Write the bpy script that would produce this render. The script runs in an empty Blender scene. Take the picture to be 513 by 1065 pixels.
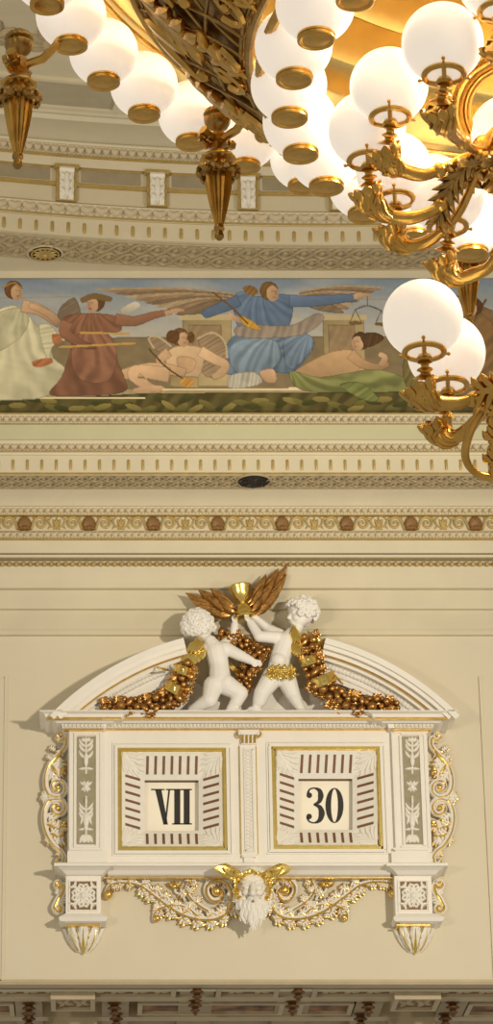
import bpy, math, random
import numpy as np
from mathutils import Vector, Matrix
random.seed(7)
PI = math.pi
COL = bpy.context.scene.collection

# ------------------------------------------------------------------ camera geometry
F = 3200.0; PITCH = math.radians(22.0); PX0 = 100.0
CAM = Vector((0, -31.0, 1.6))
cp, sp = math.cos(PITCH), math.sin(PITCH)

def ray(px, py):
    u = (px - PX0) / F; v = (532.5 - py) / F
    return Vector((u, cp - v * sp, sp + v * cp))
def at(px, py, d):                     # the point of the plane d metres in front of the clock wall
    r = ray(px, py); return CAM + r * ((-d - CAM.y) / r.y)
def atz(px, py, z):
    r = ray(px, py); return CAM + r * ((z - CAM.z) / r.z)
def atdep(px, py, dep):
    return CAM + ray(px, py) * dep
def Xp(px, d, py=830): return at(px, py, d).x
def Zp(py, d): return at(258, py, d).z

# ------------------------------------------------------------------ materials
MATS = {}
def mat(name, col, rough=.5, metal=0., var=.06, scale=9., bump=0., emit=None, estr=0., spec=.5, bscale=60.):
    m = bpy.data.materials.new(name); m.use_nodes = True
    nt = m.node_tree; b = nt.nodes['Principled BSDF']
    tc = nt.nodes.new('ShaderNodeTexCoord'); nz = nt.nodes.new('ShaderNodeTexNoise')
    nz.inputs['Scale'].default_value = scale; nz.inputs['Detail'].default_value = 4
    nt.links.new(tc.outputs['Object'], nz.inputs['Vector'])
    rp = nt.nodes.new('ShaderNodeValToRGB')
    rp.color_ramp.elements[0].position = .3; rp.color_ramp.elements[1].position = .7
    rp.color_ramp.elements[0].color = (*[c * (1 - var) for c in col], 1)
    rp.color_ramp.elements[1].color = (*[min(1, c * (1 + var)) for c in col], 1)
    nt.links.new(nz.outputs['Fac'], rp.inputs['Fac']); nt.links.new(rp.outputs['Color'], b.inputs['Base Color'])
    b.inputs['Roughness'].default_value = rough; b.inputs['Metallic'].default_value = metal
    b.inputs['Specular IOR Level'].default_value = spec
    if bump:
        n2 = nt.nodes.new('ShaderNodeTexNoise'); n2.inputs['Scale'].default_value = bscale
        nt.links.new(tc.outputs['Object'], n2.inputs['Vector'])
        bp = nt.nodes.new('ShaderNodeBump'); bp.inputs['Strength'].default_value = bump; bp.inputs['Distance'].default_value = .01
        nt.links.new(n2.outputs['Fac'], bp.inputs['Height']); nt.links.new(bp.outputs['Normal'], b.inputs['Normal'])
    if emit:
        b.inputs['Emission Color'].default_value = (*emit, 1); b.inputs['Emission Strength'].default_value = estr
    MATS[name] = m; return m
mat('wall_paint', (.70, .63, .475), .75, var=.02, scale=1.2, spec=.2)
mat('cream', (.64, .575, .415), .6, var=.03, scale=3, spec=.3)
mat('cream_green', (.56, .53, .34), .65, var=.03, scale=3, spec=.2)
mat('relief_cream', (.58, .49, .33), .6, var=.05, scale=12, spec=.3)
mat('relief_tan', (.42, .34, .2), .6, var=.1, scale=14, spec=.3)
mat('clock_white', (.86, .82, .735), .5, var=.02, scale=4, spec=.3)
mat('clock_relief', (.83, .79, .70), .5, var=.04, scale=14, spec=.3)
mat('stone_white', (.86, .83, .77), .55, var=.03, scale=6, spec=.3)
mat('gold', (.83, .58, .18), .3, 1., var=.12, scale=16, bump=.12)
mat('gold_bright', (.92, .70, .22), .26, 1., var=.08, scale=14, bump=.1)
mat('gold_paint', (.58, .40, .12), .45, .35, var=.12, scale=14)
mat('gold_fruit', (.47, .25, .075), .33, .9, var=.35, scale=14, bump=.3, bscale=40)
mat('gold_trim', (.46, .33, .11), .5, .2, var=.12, scale=14)
mat('palmette_gold', (.22, .11, .03), .5, .1, var=.15, scale=20)
mat('brass', (.66, .40, .10), .28, 1., var=.2, scale=12, bump=.15)
mat('brass_dark', (.42, .26, .08), .34, 1., var=.3, scale=16, bump=.2)
mat('brass_dish', (.95, .74, .28), .28, 1., var=.08, scale=6)
mat('olive_panel', (.34, .30, .19), .7, var=.08, scale=20)
mat('slit_brown', (.19, .085, .035), .6, var=.1, scale=10)
mat('reveal_shade_brown', (.20, .12, .06), .6, var=.1, scale=10)  # dark brown also carries part of the shadow inside the openings
mat('ink', (.022, .017, .013), .6, var=.1, scale=10)
mat('tile_ivory_glow', (.86, .80, .64), .5, var=.02, scale=5, emit=(1., .86, .6), estr=.14)  # weak emission brightens the ivory tile, which is no lamp
mat('panel_dark', (.34, .29, .19), .7, var=.08, scale=6)
mat('panel_grey', (.42, .37, .26), .7, var=.06, scale=6)
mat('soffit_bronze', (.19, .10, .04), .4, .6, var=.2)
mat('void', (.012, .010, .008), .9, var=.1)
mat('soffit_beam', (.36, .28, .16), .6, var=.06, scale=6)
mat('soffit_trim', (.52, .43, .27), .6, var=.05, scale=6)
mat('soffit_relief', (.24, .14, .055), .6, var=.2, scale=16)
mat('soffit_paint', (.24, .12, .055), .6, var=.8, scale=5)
mat('globe_glass', (.80, .74, .66), .25, var=.01, emit=(1., .87, .72), estr=.55, spec=.4)

# ------------------------------------------------------------------ mesh builder
ORG = {}
class MB:
    def __init__(s): s.v = []; s.f = []
    def add(s, vs, fs):
        o = len(s.v); s.v += [tuple(p) for p in vs]; s.f += [tuple(i + o for i in f) for f in fs]; return s
    def box(s, x0, x1, y0, y1, z0, z1):
        vs = [(x, y, z) for x in (x0, x1) for y in (y0, y1) for z in (z0, z1)]
        return s.add(vs, [(0, 1, 3, 2), (4, 6, 7, 5), (0, 4, 5, 1), (2, 3, 7, 6), (0, 2, 6, 4), (1, 5, 7, 3)])
    def pbox(s, x0, x1, y0, y1, d0, d1):        # box over a pixel rectangle; d0 back, d1 front
        ym = (y0 + y1) / 2
        return s.box(Xp(x0, d1, ym), Xp(x1, d1, ym), -d1, -d0, Zp(y1, d1), Zp(y0, d1))
    def grid(s, rows, closed=False):
        n = len(rows[0]); vs = [p for r in rows for p in r]; fs = []
        for i in range(len(rows) - 1):
            for j in range(n if closed else n - 1):
                k = (j + 1) % n
                fs.append((i * n + j, i * n + k, (i + 1) * n + k, (i + 1) * n + j))
        return s.add(vs, fs)
    def prism(s, poly, nrm, depth):             # polygon pushed back along -nrm
        n = len(poly); nv = Vector(nrm)
        A = [Vector(p) for p in poly]; B = [p - nv * depth for p in A]
        fs = [tuple(range(n)), tuple(range(2 * n - 1, n - 1, -1))]
        fs += [(i, n + i, n + (i + 1) % n, (i + 1) % n) for i in range(n)]
        return s.add(A + B, fs)
    def tube(s, pts, rad, n=8, cap=True, flat=1., up=None):
        pts = [Vector(p) for p in pts]; m = len(pts)
        if not hasattr(rad, '__len__'): rad = [rad] * m
        elif len(rad) != m:
            rad = [np.interp(i / (m - 1), np.linspace(0, 1, len(rad)), rad) for i in range(m)]
        t = (pts[1] - pts[0]).normalized()
        u = Vector(up) if up else (Vector((0, -1, 0)) if abs(t.y) < .9 else Vector((1, 0, 0)))
        rows = []
        for i in range(m):
            a = pts[max(0, i - 1)]; b = pts[min(m - 1, i + 1)]; tt = (b - a)
            if tt.length > 1e-9: t = tt.normalized()
            u = (u - t * u.dot(t)); u = u.normalized() if u.length > 1e-6 else t.orthogonal().normalized()
            w = t.cross(u)
            rows.append([pts[i] + (u * math.cos(k * 2 * PI / n) * flat + w * math.sin(k * 2 * PI / n)) * rad[i] for k in range(n)])
        s.grid(rows, True)
        if cap:
            o = len(s.v) - m * n
            s.f.append(tuple(o + k for k in range(n))[::-1]); s.f.append(tuple(o + (m - 1) * n + k for k in range(n)))
        return s
    def ball(s, c, r, n=12, m=8, sc=(1, 1, 1), rot=None):
        c = Vector(c); vs = [];
        for i in range(m + 1):
            for j in range(n):
                a = PI * i / m; b = 2 * PI * j / n
                p = Vector((math.sin(a) * math.cos(b) * sc[0], math.sin(a) * math.sin(b) * sc[1], math.cos(a) * sc[2])) * r
                if rot: p = rot @ p
                vs.append(c + p)
        fs = [(i * n + j, (i + 1) * n + j, (i + 1) * n + (j + 1) % n, i * n + (j + 1) % n) for i in range(m) for j in range(n)]
        return s.add(vs, fs)
    def lathe(s, prof, c=(0, 0, 0), n=20, flute=0, fa=0., a0=0., a1=2 * PI):
        c = Vector(c); full = abs(a1 - a0 - 2 * PI) < 1e-6; rows = []
        k = n if full else n + 1
        for (r, z) in prof:
            rows.append([c + Vector((math.cos(a) * r * (1 + fa * abs(math.cos(flute * a / 2)) if flute else 1),
                                     math.sin(a) * r * (1 + fa * abs(math.cos(flute * a / 2)) if flute else 1), z))
                         for a in [a0 + (a1 - a0) * j / n for j in range(k)]])
        return s.grid(rows[::-1], full)
    def torus(s, c, R, r, n=32, m=8, nrm=(0, 0, 1)):
        c = Vector(c); q = Vector((0, 0, 1)).rotation_difference(Vector(nrm)); rows = []
        for i in range(n + 1):
            a = 2 * PI * i / n
            rows.append([c + q @ Vector(((R + r * math.cos(b)) * math.cos(a), (R + r * math.cos(b)) * math.sin(a), r * math.sin(b)))
                         for b in [2 * PI * j / m for j in range(m)]])
        return s.grid(rows, True)
    def leaf(s, p0, p1, w, h=.03, nrm=(0, -1, 0), lobes=0, bend=0., th=.012, n=None, peak=.4, tipcurl=0.):
        """a domed leaf from p0 to p1 with a groove at the midrib; solid."""
        p0, p1 = Vector(p0), Vector(p1); nv = Vector(nrm).normalized(); ax = p1 - p0; L = ax.length
        ax = ax / max(L, 1e-9); sd = ax.cross(nv).normalized(); n = n or (7 if not lobes else lobes * 4 + 3)
        F_, B_ = [], []
        for i in range(n):
            t = i / (n - 1)
            wd = math.sin(PI * min(1, max(0, t ** (math.log(.5) / math.log(peak))))) ** .8
            wd = max(wd, .03)
            if lobes: wd *= .72 + .28 * abs(math.sin(PI * lobes * t + .3))
            c = p0 + ax * (L * t) + sd * (bend * L * math.sin(PI * t)) + nv * (tipcurl * L * t * t)
            fr, bk = [], []
            for x in (-1, -.55, 0, .55, 1):
                hh = h * (1 - x * x) * (.4 + .6 * wd) - (.35 * h * wd if x == 0 else 0)
                fr.append(c + sd * (x * w * .5 * wd) + nv * hh)
                bk.append(c + sd * (x * w * .5 * wd) - nv * th)
            F_.append(fr); B_.append(bk)
        s.grid(F_); s.grid([r[::-1] for r in B_])
        s.grid([[r[-1] for r in F_], [r[-1] for r in B_]][::-1]); s.grid([[r[0] for r in F_], [r[0] for r in B_]])
        return s
    def acanthus(s, p0, p1, w, h=.03, nrm=(0, -1, 0), pairs=3, bend=0., th=.012):
        """a leaf of pointed lobes either side of a midrib"""
        p0, p1 = Vector(p0), Vector(p1); nv = Vector(nrm).normalized(); ax = p1 - p0; L = ax.length; ax = ax / max(L, 1e-9); sd = ax.cross(nv).normalized()
        mid = lambda t: p0 + ax * (L * t) + sd * (bend * L * math.sin(PI * t)) + nv * (.25 * h * math.sin(PI * t))
        s.leaf(p0, p1, w * .42, h, nrm, bend=bend, th=th, peak=.5)
        for i in range(pairs):
            t = .10 + .62 * i / max(1, pairs - 1); k = math.sin(PI * (.22 + .62 * t)); b = mid(t)
            for q in (-1, 1):
                e = mid(min(1, t + .26)) + sd * (q * w * .56 * k); s.leaf(b, e, w * .30 * (.6 + .4 * k), h * .8, nrm, bend=-.1 * q, th=th, peak=.5)
        return s
    def mesh(s, name, org=(0, 0, 0), smooth=True, fix=True):
        me = bpy.data.meshes.new(name); o = Vector(org)
        me.from_pydata([Vector(p) - o for p in s.v], [], s.f); me.validate()
        if fix:
            import bmesh
            bm = bmesh.new(); bm.from_mesh(me); bmesh.ops.recalc_face_normals(bm, faces=bm.faces); bm.to_mesh(me); bm.free()
        if smooth:
            me.polygons.foreach_set('use_smooth', [True] * len(me.polygons))
            try: me.set_sharp_from_angle(angle=math.radians(42))
            except Exception: pass
        return me
    def build(s, name, m, parent=None, smooth=True, org=None):
        o_ = org if org is not None else (ORG[parent.name] if parent else (0, 0, 0))
        me = s.mesh(name, o_, smooth); ob = bpy.data.objects.new(name, me)
        me.materials.append(MATS[m]); COL.objects.link(ob)
        if parent: ob.parent = parent
        elif org is not None: ob.location = org
        ORG[ob.name] = Vector(o_)
        return ob

def tag(o, label=None, cat=None, group=None, kind=None):
    if label: o['label'] = label
    if cat: o['category'] = cat
    if group: o['group'] = group
    if kind: o['kind'] = kind
    return o
def empty(name, loc, label=None, cat=None, group=None, kind=None):
    o = bpy.data.objects.new(name, None); o.location = loc; o.empty_display_size = .1; COL.objects.link(o)
    ORG[o.name] = Vector(loc); return tag(o, label, cat, group, kind)
def copy_obj(o, parent=None):
    c = o.copy(); COL.objects.link(c)
    if parent: c.parent = parent
    return c
def copy_tree(o, parent=None):
    c = copy_obj(o, parent)
    for ch in list(o.children): copy_tree(ch, c)
    return c

def crom(P, n=8, closed=False):
    P = [Vector(p) for p in P]; m = len(P); out = []
    rng = range(m) if closed else range(m - 1)
    for i in rng:
        g = (lambda k: P[k % m]) if closed else (lambda k: P[min(max(k, 0), m - 1)])
        a, b, c, d = g(i - 1), g(i), g(i + 1), g(i + 2)
        for k in range(n):
            t = k / n
            out.append(.5 * ((2 * b) + (c - a) * t + (2 * a - 5 * b + 4 * c - d) * t * t + (3 * b - a - 3 * c + d) * t ** 3))
    if not closed: out.append(P[-1])
    return out
def spiral(cx, cy, r0, a0, turns, rend=.15, n=36, ccw=1):   # pixel spiral, from outside to the eye
    return [(cx + r0 * (1 - (1 - rend) * t) * math.cos(a0 + ccw * 2 * PI * turns * t),
             cy - r0 * (1 - (1 - rend) * t) * math.sin(a0 + ccw * 2 * PI * turns * t)) for t in [i / n for i in range(n + 1)]]
def remeshed(mb, voxel, smooth=4, fac=.5):
    me = mb.mesh('raw', fix=False); ob = bpy.data.objects.new('raw', me); COL.objects.link(ob)
    r = ob.modifiers.new('r', 'REMESH'); r.mode = 'VOXEL'; r.voxel_size = voxel
    sm = ob.modifiers.new('s', 'SMOOTH'); sm.factor = fac; sm.iterations = smooth
    dg = bpy.context.evaluated_depsgraph_get(); ev = ob.evaluated_get(dg)
    m2 = bpy.data.meshes.new_from_object(ev)
    out = MB(); out.v = [tuple(v.co) for v in m2.vertices]; out.f = [tuple(p.vertices) for p in m2.polygons]
    bpy.data.objects.remove(ob); bpy.data.meshes.remove(me); bpy.data.meshes.remove(m2)
    return out
def capsule(mb, a, b, ra, rb, n=12):
    a, b = Vector(a), Vector(b); k = 6; pts = [a.lerp(b, i / k) for i in range(k + 1)]
    mb.tube(pts, [ra + (rb - ra) * i / k for i in range(k + 1)], n); mb.ball(a, ra, n, 8); mb.ball(b, rb, n, 8)

# ------------------------------------------------------------------ the setting: straight and curved mouldings
XL, XR = -4.5, 8.0
AXX, AXY, RREF = 2.43, -19.45, 18.2
def bend(p):                                    # the upper mouldings follow the round ceiling
    x, y, z = p; R = y - AXY; a = (x - AXX) / RREF
    return (AXX + R * math.sin(a), AXY + R * math.cos(a), z)
def profile(lst):
    out = []
    for py, d in lst:
        out.append((-d, out[-1][1] if py == 'h' else Zp(py, d)))
    return out
def moulding(name, prof, m, back=.15, ring=False, parent=None):
    mb = MB(); ys = [p[0] for p in prof]
    bk = max(ys) + back; poly = list(prof) + [(bk, prof[-1][1]), (bk, prof[0][1])]
    S = 96 if ring else 1; rows = []
    for i in range(S + 1):
        x = XL + (XR - XL) * i / S
        rows.append([bend((x, y, z)) if ring else (x, y, z) for (y, z) in poly])
    mb.grid(rows, True)
    o = len(mb.v) - len(poly) * (S + 1); n = len(poly)
    mb.f.append(tuple(range(o, o + n))); mb.f.append(tuple(range(o + S * n, o + S * n + n))[::-1])
    return mb.build(name, m, parent)
class Seg:                                      # a strip of moulding between two profile points
    def __init__(s, A, B, ring=False):
        s.A, s.B, s.ring = A, B, ring
        dy, dz = B[0] - A[0], B[1] - A[1]; s.L = math.hypot(dy, dz); s.n = (-dz / s.L, dy / s.L)
    def __call__(s, x, t, h=0.):
        p = (x, s.A[0] + (s.B[0] - s.A[0]) * t + s.n[0] * h, s.A[1] + (s.B[1] - s.A[1]) * t + s.n[1] * h)
        return Vector(bend(p) if s.ring else p)
def segpx(y0, d0, y1, d1, ring=False):
    return Seg((-d0, Zp(y0, d0)), (-d1, Zp(y1, d1)), ring)
def dome(mb, seg, pts, c, h, h0=.003, hb=-.01):
    """raised motif: outline pts (x,t) around centre c, ridge height h"""
    n = len(pts); o = len(mb.v)
    mb.v += [tuple(seg(x, t, hb)) for x, t in pts] + [tuple(seg(x, t, h0)) for x, t in pts]
    mb.v += [tuple(seg(c[0] + (x - c[0]) * .55, c[1] + (t - c[1]) * .55, h * .8)) for x, t in pts] + [tuple(seg(c[0], c[1], h))]
    for i in range(n):
        j = (i + 1) % n
        mb.f += [(o + i, o + j, o + n + j, o + n + i), (o + n + i, o + n + j, o + 2 * n + j, o + 2 * n + i), (o + 2 * n + i, o + 2 * n + j, o + 3 * n)]
LEAF = [(0, 0), (.26, .22), (.44, .5), (.46, .78), (.3, 1), (0, .9), (-.3, 1), (-.46, .78), (-.44, .5), (-.26, .22)]
EGG = [(0, .02), (.25, .12), (.38, .4), (.4, .75), (.3, .98), (-.3, .98), (-.4, .75), (-.38, .4), (-.25, .12)]
def leaf_row(name, seg, step, h, m, parent, shape=LEAF, xr=None, dart=True):
    mb = MB(); a, b = xr or (XL + .2, XR - .2); k = int((b - a) / step)
    for i in range(k):
        x = a + (i + .5) * step
        dome(mb, seg, [(x + u * step, .06 + .88 * v) for u, v in shape], (x, .6), h)
        if dart:
            dome(mb, seg, [(x + step * (.5 + u), v) for u, v in ((0, .05), (.07, .35), (0, .6), (-.07, .35))], (x + step * .5, .35), h * .6)
    return mb.build(name, m, parent)
def flutes(seg, step, w, parent, m, x0):
    k = 10; pts = [(math.cos(a) * w / 2, .5 + math.sin(a) * w / 2 / seg.L + (.5 - w / 2 / seg.L) * (1 if math.sin(a) > 0 else -1))
                   for a in [PI * (i + .5) * 2 / k for i in range(k)]]
    i0 = math.ceil((XL + 1.6 - x0) / step)
    for i in range(i0, int((XR - 1.6 - x0) / step)):
        x = x0 + i * step; mb = MB()
        dome(mb, seg, [(x + u, v) for u, v in pts], (x, .5), .02)
        mb.build('flute', m, parent)
def guilloche(name, seg, step, m, parent, r=.02):
    """two rows of interlaced bands with eyes between the crossings"""
    mb = MB(); a, b = XL + .3, XR - .3; k = int((b - a) / step); n = k * 10
    for row in (.29, .71):
        for ph in (0, 1):
            pts = [seg(a + step * (i / 10 + (.5 if row > .5 else 0)), row + .19 * math.sin(2 * PI * (i / 20 + ph / 2)), .010 + .009 * math.cos(2 * PI * (i / 20 + ph / 2))) for i in range(n + 1)]
            mb.tube(pts, r, 6)
        for i in range(k):
            x = a + step * (i + .5 + (.5 if row > .5 else 0))
            dome(mb, seg, [(x + math.cos(q) * step * .23, row + math.sin(q) * .10) for q in [2 * PI * j / 8 for j in range(8)]], (x, row), r * 1.5)
    for tt in (.03, .97):
        mb.tube([seg(a + (b - a) * i / 120, tt, .006) for i in range(121)], .016, 6)
    return mb.build(name, m, parent)

ZB = Zp(1022, 0)
# main wall of the clock, its upper mouldings
wl = MB(); wl.box(XL, XR, 0, .4, ZB, Zp(655, 0)); w = wl.build('wall_back', 'wall_paint', smooth=False); tag(w, kind='structure')
pn = MB()
for (x0, x1) in ((-60, 3), (510, 580)):       # raised field borders at both ends of the wall
    pn.pbox(x0, x1, 706, 1060, .0, .012)
for (xa, xb) in ((3, 6), (507, 510)): pn.pbox(xa, xb, 703, 1060, 0, .025)
pn.f = [f for f in pn.f]
for i, v in enumerate(pn.v):
    if v[2] < ZB + .02: pn.v[i] = (v[0], v[1], ZB + .02)
pn.build('wall_moulding', 'wall_paint', w, smooth=False)

P1 = profile([(662, 0), (660, .05), (656, .06), (654, .08), (635, .09), (633, .14), (630, .15), (614, .17), (611.5, .24), (607, .25), (600, .26), (592, .31), (590, .32), (582, .33), (581, .40), ('h', .43), (577, .44)])
t1 = moulding('trim_1', P1, 'cream', .2); tag(t1, kind='structure')
bm_ = MB(); sg = segpx(590.5, .325, 583.5, .335)
x = XL + .2
while x < XR - .2:
    bm_.ball(sg(x, .5, .012), .028, 6, 5); bm_.ball(sg(x + .042, .5, .006), .014, 5, 4, (.6, 1, 1.4)); x += .075
bm_.build('bead_row', 'gold_trim', t1)
gl = MB(); gl.box(XL, XR, -.432, -.30, Zp(580.2, .43), Zp(579.2, .43)); gl.build('gilt_line', 'relief_tan', t1, smooth=False)  # tan ungilded strip standing in for the shade line under this edge

P2 = profile([(577, .40), (575, .46), (562, .48), (560, .50), (559, .52), (552.5, .53), (552, .50), (535.5, .50), (535, .55), (527, .57), (526, .60), (516, .68), (511, .80), (509, .82), (508, .84)])
t2 = moulding('trim_2', P2, 'cream', .25); tag(t2, kind='structure')
leaf_row('leaf_moulding', segpx(559.5, .525, 552.8, .535), .072, .022, 'relief_cream', t2)
leaf_row('leaf_moulding', segpx(535, .555, 527.5, .575), .072, .024, 'relief_cream', t2)
sb = MB()
for (a, b, d) in ((553.2, 552.2, .534), (536, 535, .553), (560.6, 559.6, .523)): sb.box(XL, XR, -d - .004, -d + .05, Zp(a, d), Zp(b, d))
sb.build('gilt_line', 'gold_trim', t2, smooth=False)
FR = segpx(552, .50, 535.5, .50)
def fpx(px): return Xp(px, .5, 544)
scr = MB(); STEPX = 67.0
for i in range(-2, 11):
    cx = 25.5 + STEPX * i
    if fpx(cx) < XL + .5 or fpx(cx) > XR - .5: continue
    pb = MB()                                   # a palmette of nine lobes
    for k in range(9):
        a = PI * (k - 4) / 4 * .44
        pb.leaf(FR(fpx(cx + math.sin(a) * 1.2), .16, .01), FR(fpx(cx + math.sin(a) * 7.2), .16 + .74 * math.cos(a) ** .8, .02), .048, .03, (0, -1, 0), peak=.66)
    for s_ in (-1, 1): pb.leaf(FR(fpx(cx), .14, .02), FR(fpx(cx + s_ * 6.8), .07, .02), .05, .03)
    pb.ball(FR(fpx(cx), .14, .02), .03, 8, 6)
    pb.build('palmette', 'palmette_gold', t2)
    for sgn in (-1, 1):                         # running scrolls either side
        pts = [(cx + sgn * (7 + .3 * j), 551 - 1.2 * j) for j in range(2)] + [(cx + sgn * 11, 540.5), (cx + sgn * 17, 538)] 
        pts += spiral(cx + sgn * 16.5, 544.8, 6.2, PI / 2, 1.35, .12, 22, -sgn)
        scr.tube([FR(fpx(a), (552 - b) / 16.5, .012) for a, b in crom([Vector((p[0], p[1], 0)) for p in pts], 2) for a, b in [(a, b)]] if False else
                 [FR(fpx(q.x), (552 - q.y) / 16.5, .012) for q in crom([Vector((p[0], p[1], 0)) for p in pts], 2)], [.014, .014, .012, .008], 6)
        pts = [(cx + sgn * 17, 538), (cx + sgn * 24, 541), (cx + sgn * 27, 547), (cx + sgn * 33, 549.5)]
        scr.tube([FR(fpx(q.x), (552 - q.y) / 16.5, .012) for q in crom([Vector((p[0], p[1], 0)) for p in pts], 5)], [.012, .01, .008], 6)
        for (u, v, u2, v2) in ((24, 541, 29, 538), (27, 547, 24, 550.5), (11, 541, 8, 537.5)):
            scr.leaf(FR(fpx(cx + sgn * u), (552 - v) / 16.5, .005), FR(fpx(cx + sgn * u2), (552 - v2) / 16.5, .005), .022, .012)
    c2 = cx + STEPX / 2
    for k in (-1, 0, 1):
        scr.leaf(FR(fpx(c2), .2, .005), FR(fpx(c2 + 4 * k), .85 if k == 0 else .72, .005), .045, .02)
        scr.leaf(FR(fpx(c2), .3, .005), FR(fpx(c2 + 3.4 * k), .04, .005), .035, .015)
scr.build('scrollwork', 'gold_trim', t2)

zs = Zp(507.5, .86)
P3 = [(-.86, zs)] + [(-1.27, zs)]
dso = 1.27
P3 += profile([(491, dso + .0), (490, dso + .0)])[1:]
P3 += profile([(474, dso), (473, dso + .02), (470.5, dso + .03), (469, dso + .04), (461, dso + .09), (459.5, dso + .1), (458, dso + .1), (441, dso + .12), (440.5, dso + .13), (431.5, dso + .17), (430, dso + .17)])
P3 = [(-.80, zs)] + P3[1:]
t3 = moulding('trim_3', P3, 'cream', .35); tag(t3, kind='structure')
SOF = Seg((-.89, zs), (-1.245, zs))
guilloche('guilloche', SOF, .135, 'relief_tan', t3, .016)
flutes(segpx(489.3, dso + .002, 477.8, dso + .002), 14.5 * .01045, .030, t3, 'gold_trim', Xp(264, dso, 484) + .05)
leaf_row('leaf_moulding', segpx(469, dso + .05, 461, dso + .1), .085, .028, 'relief_cream', t3)
leaf_row('egg_moulding', segpx(440, dso + .14, 432, dso + .175), .079, .03, 'relief_cream', t3, EGG)
sb = MB()
for (a, b, d) in ((469.8, 468.6, dso + .047), (440.9, 440, dso + .135), (431, 429.6, dso + .172), (492.5, 491.4, dso)): sb.box(XL, XR, -d - .004, -d + .05, Zp(a, d), Zp(b, d))
sb.build('gilt_line', 'gold_trim', t3, smooth=False)
gb = MB(); d = dso + .112; gb.box(XL, XR, -d - .012, -d + .05, Zp(457.5, d), Zp(442, d)); gb.build('plain_band', 'cream_green', t3, smooth=False)

# wall that carries the painted frieze
DM = 1.16
wf = MB(); wf.box(XL, XR, -DM + .04, -DM + .5, Zp(440, DM), Zp(276, DM)); wf = wf.build('wall_frieze', 'cream', smooth=False); tag(wf, kind='structure')
P4 = profile([(291.5, DM - .05), ('h', DM + .02), ('h', DM + .05), (289.5, DM + .05), (289, DM + .07), (281.5, DM + .08)])
t4 = moulding('trim_4', P4, 'cream', .3); tag(t4, kind='structure')

# round ceiling: soffit, fluted band, leaf moulding, console frieze
def Zc(py, d): return at(332, py, d).z
zr = Zc(281.5, 1.25)
# depth at which the soffit's front edge shows at y=255
lo, hi = 1.3, 3.0
for _ in range(40):
    m_ = (lo + hi) / 2
    if Zc(254.5, m_) > zr: lo = m_
    else: hi = m_
DR = lo
def profr(lst):
    return [(-d, Zc(py, d)) for py, d in lst]
P5 = [(-1.15, zr), (-DR, zr)] + profr([(253, DR + .0), (236, DR + .01), (235, DR + .04), (233, DR + .05), (222, DR + .13), (221, DR + .14), (220, DR + .08), (204, DR + .08), (203, DR + .1), (200.5, DR + .1), (200, DR + .08), (184, DR + .08), (183, DR + .13), (172, DR + .16), (171, DR + .2), (161, DR + .27), (160, DR + .3), (157.5, DR + .31), (157, DR + .33)])
t5 = moulding('trim_5', P5, 'cream', .5, True); tag(t5, kind='structure')
guilloche('guilloche', Seg((-1.29, zr), (-DR + .04, zr), True), .20, 'relief_tan', t5, .022)
def segr(y0, d0, y1, d1): return Seg((-d0, Zc(y0, d0)), (-d1, Zc(y1, d1)), True)
flutes(segr(251.8, DR + .004, 240.5, DR + .008), 16.6 * .0107, .036, t5, 'gold_trim', Xp(252.5, DR, 246))
leaf_row('leaf_moulding', segr(233, DR + .06, 222, DR + .14), 15 * .0107, .035, 'relief_cream', t5)
leaf_row('leaf_moulding', segr(171, DR + .21, 161, DR + .28), 9 * .0107, .03, 'relief_cream', t5)
def ringstrip(name, y0, y1, d, m, parent, th=.012, x0=XL, x1=XR):
    mb = MB(); rows = []
    for i in range(61):
        x = x0 + (x1 - x0) * i / 60
        rows.append([bend((x, -d - th, Zc(y0, d))), bend((x, -d - th, Zc(y1, d))), bend((x, -d + .05, Zc(y1, d))), bend((x, -d + .05, Zc(y0, d)))])
    mb.grid(rows, True); return mb.build(name, m, parent)
ringstrip('gilt_line', 203.5, 200.3, DR + .1, 'gold_trim', t5)
ringstrip('gilt_line', 234.3, 233.1, DR + .05, 'gold_trim', t5)
ringstrip('gilt_line', 171.8, 171, DR + .2, 'gold_trim', t5)
cen = [57 - 98.5 * 2 + 98.5 * i for i in range(9)]
xk = lambda px: Xp(px, DR, 205)
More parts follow.
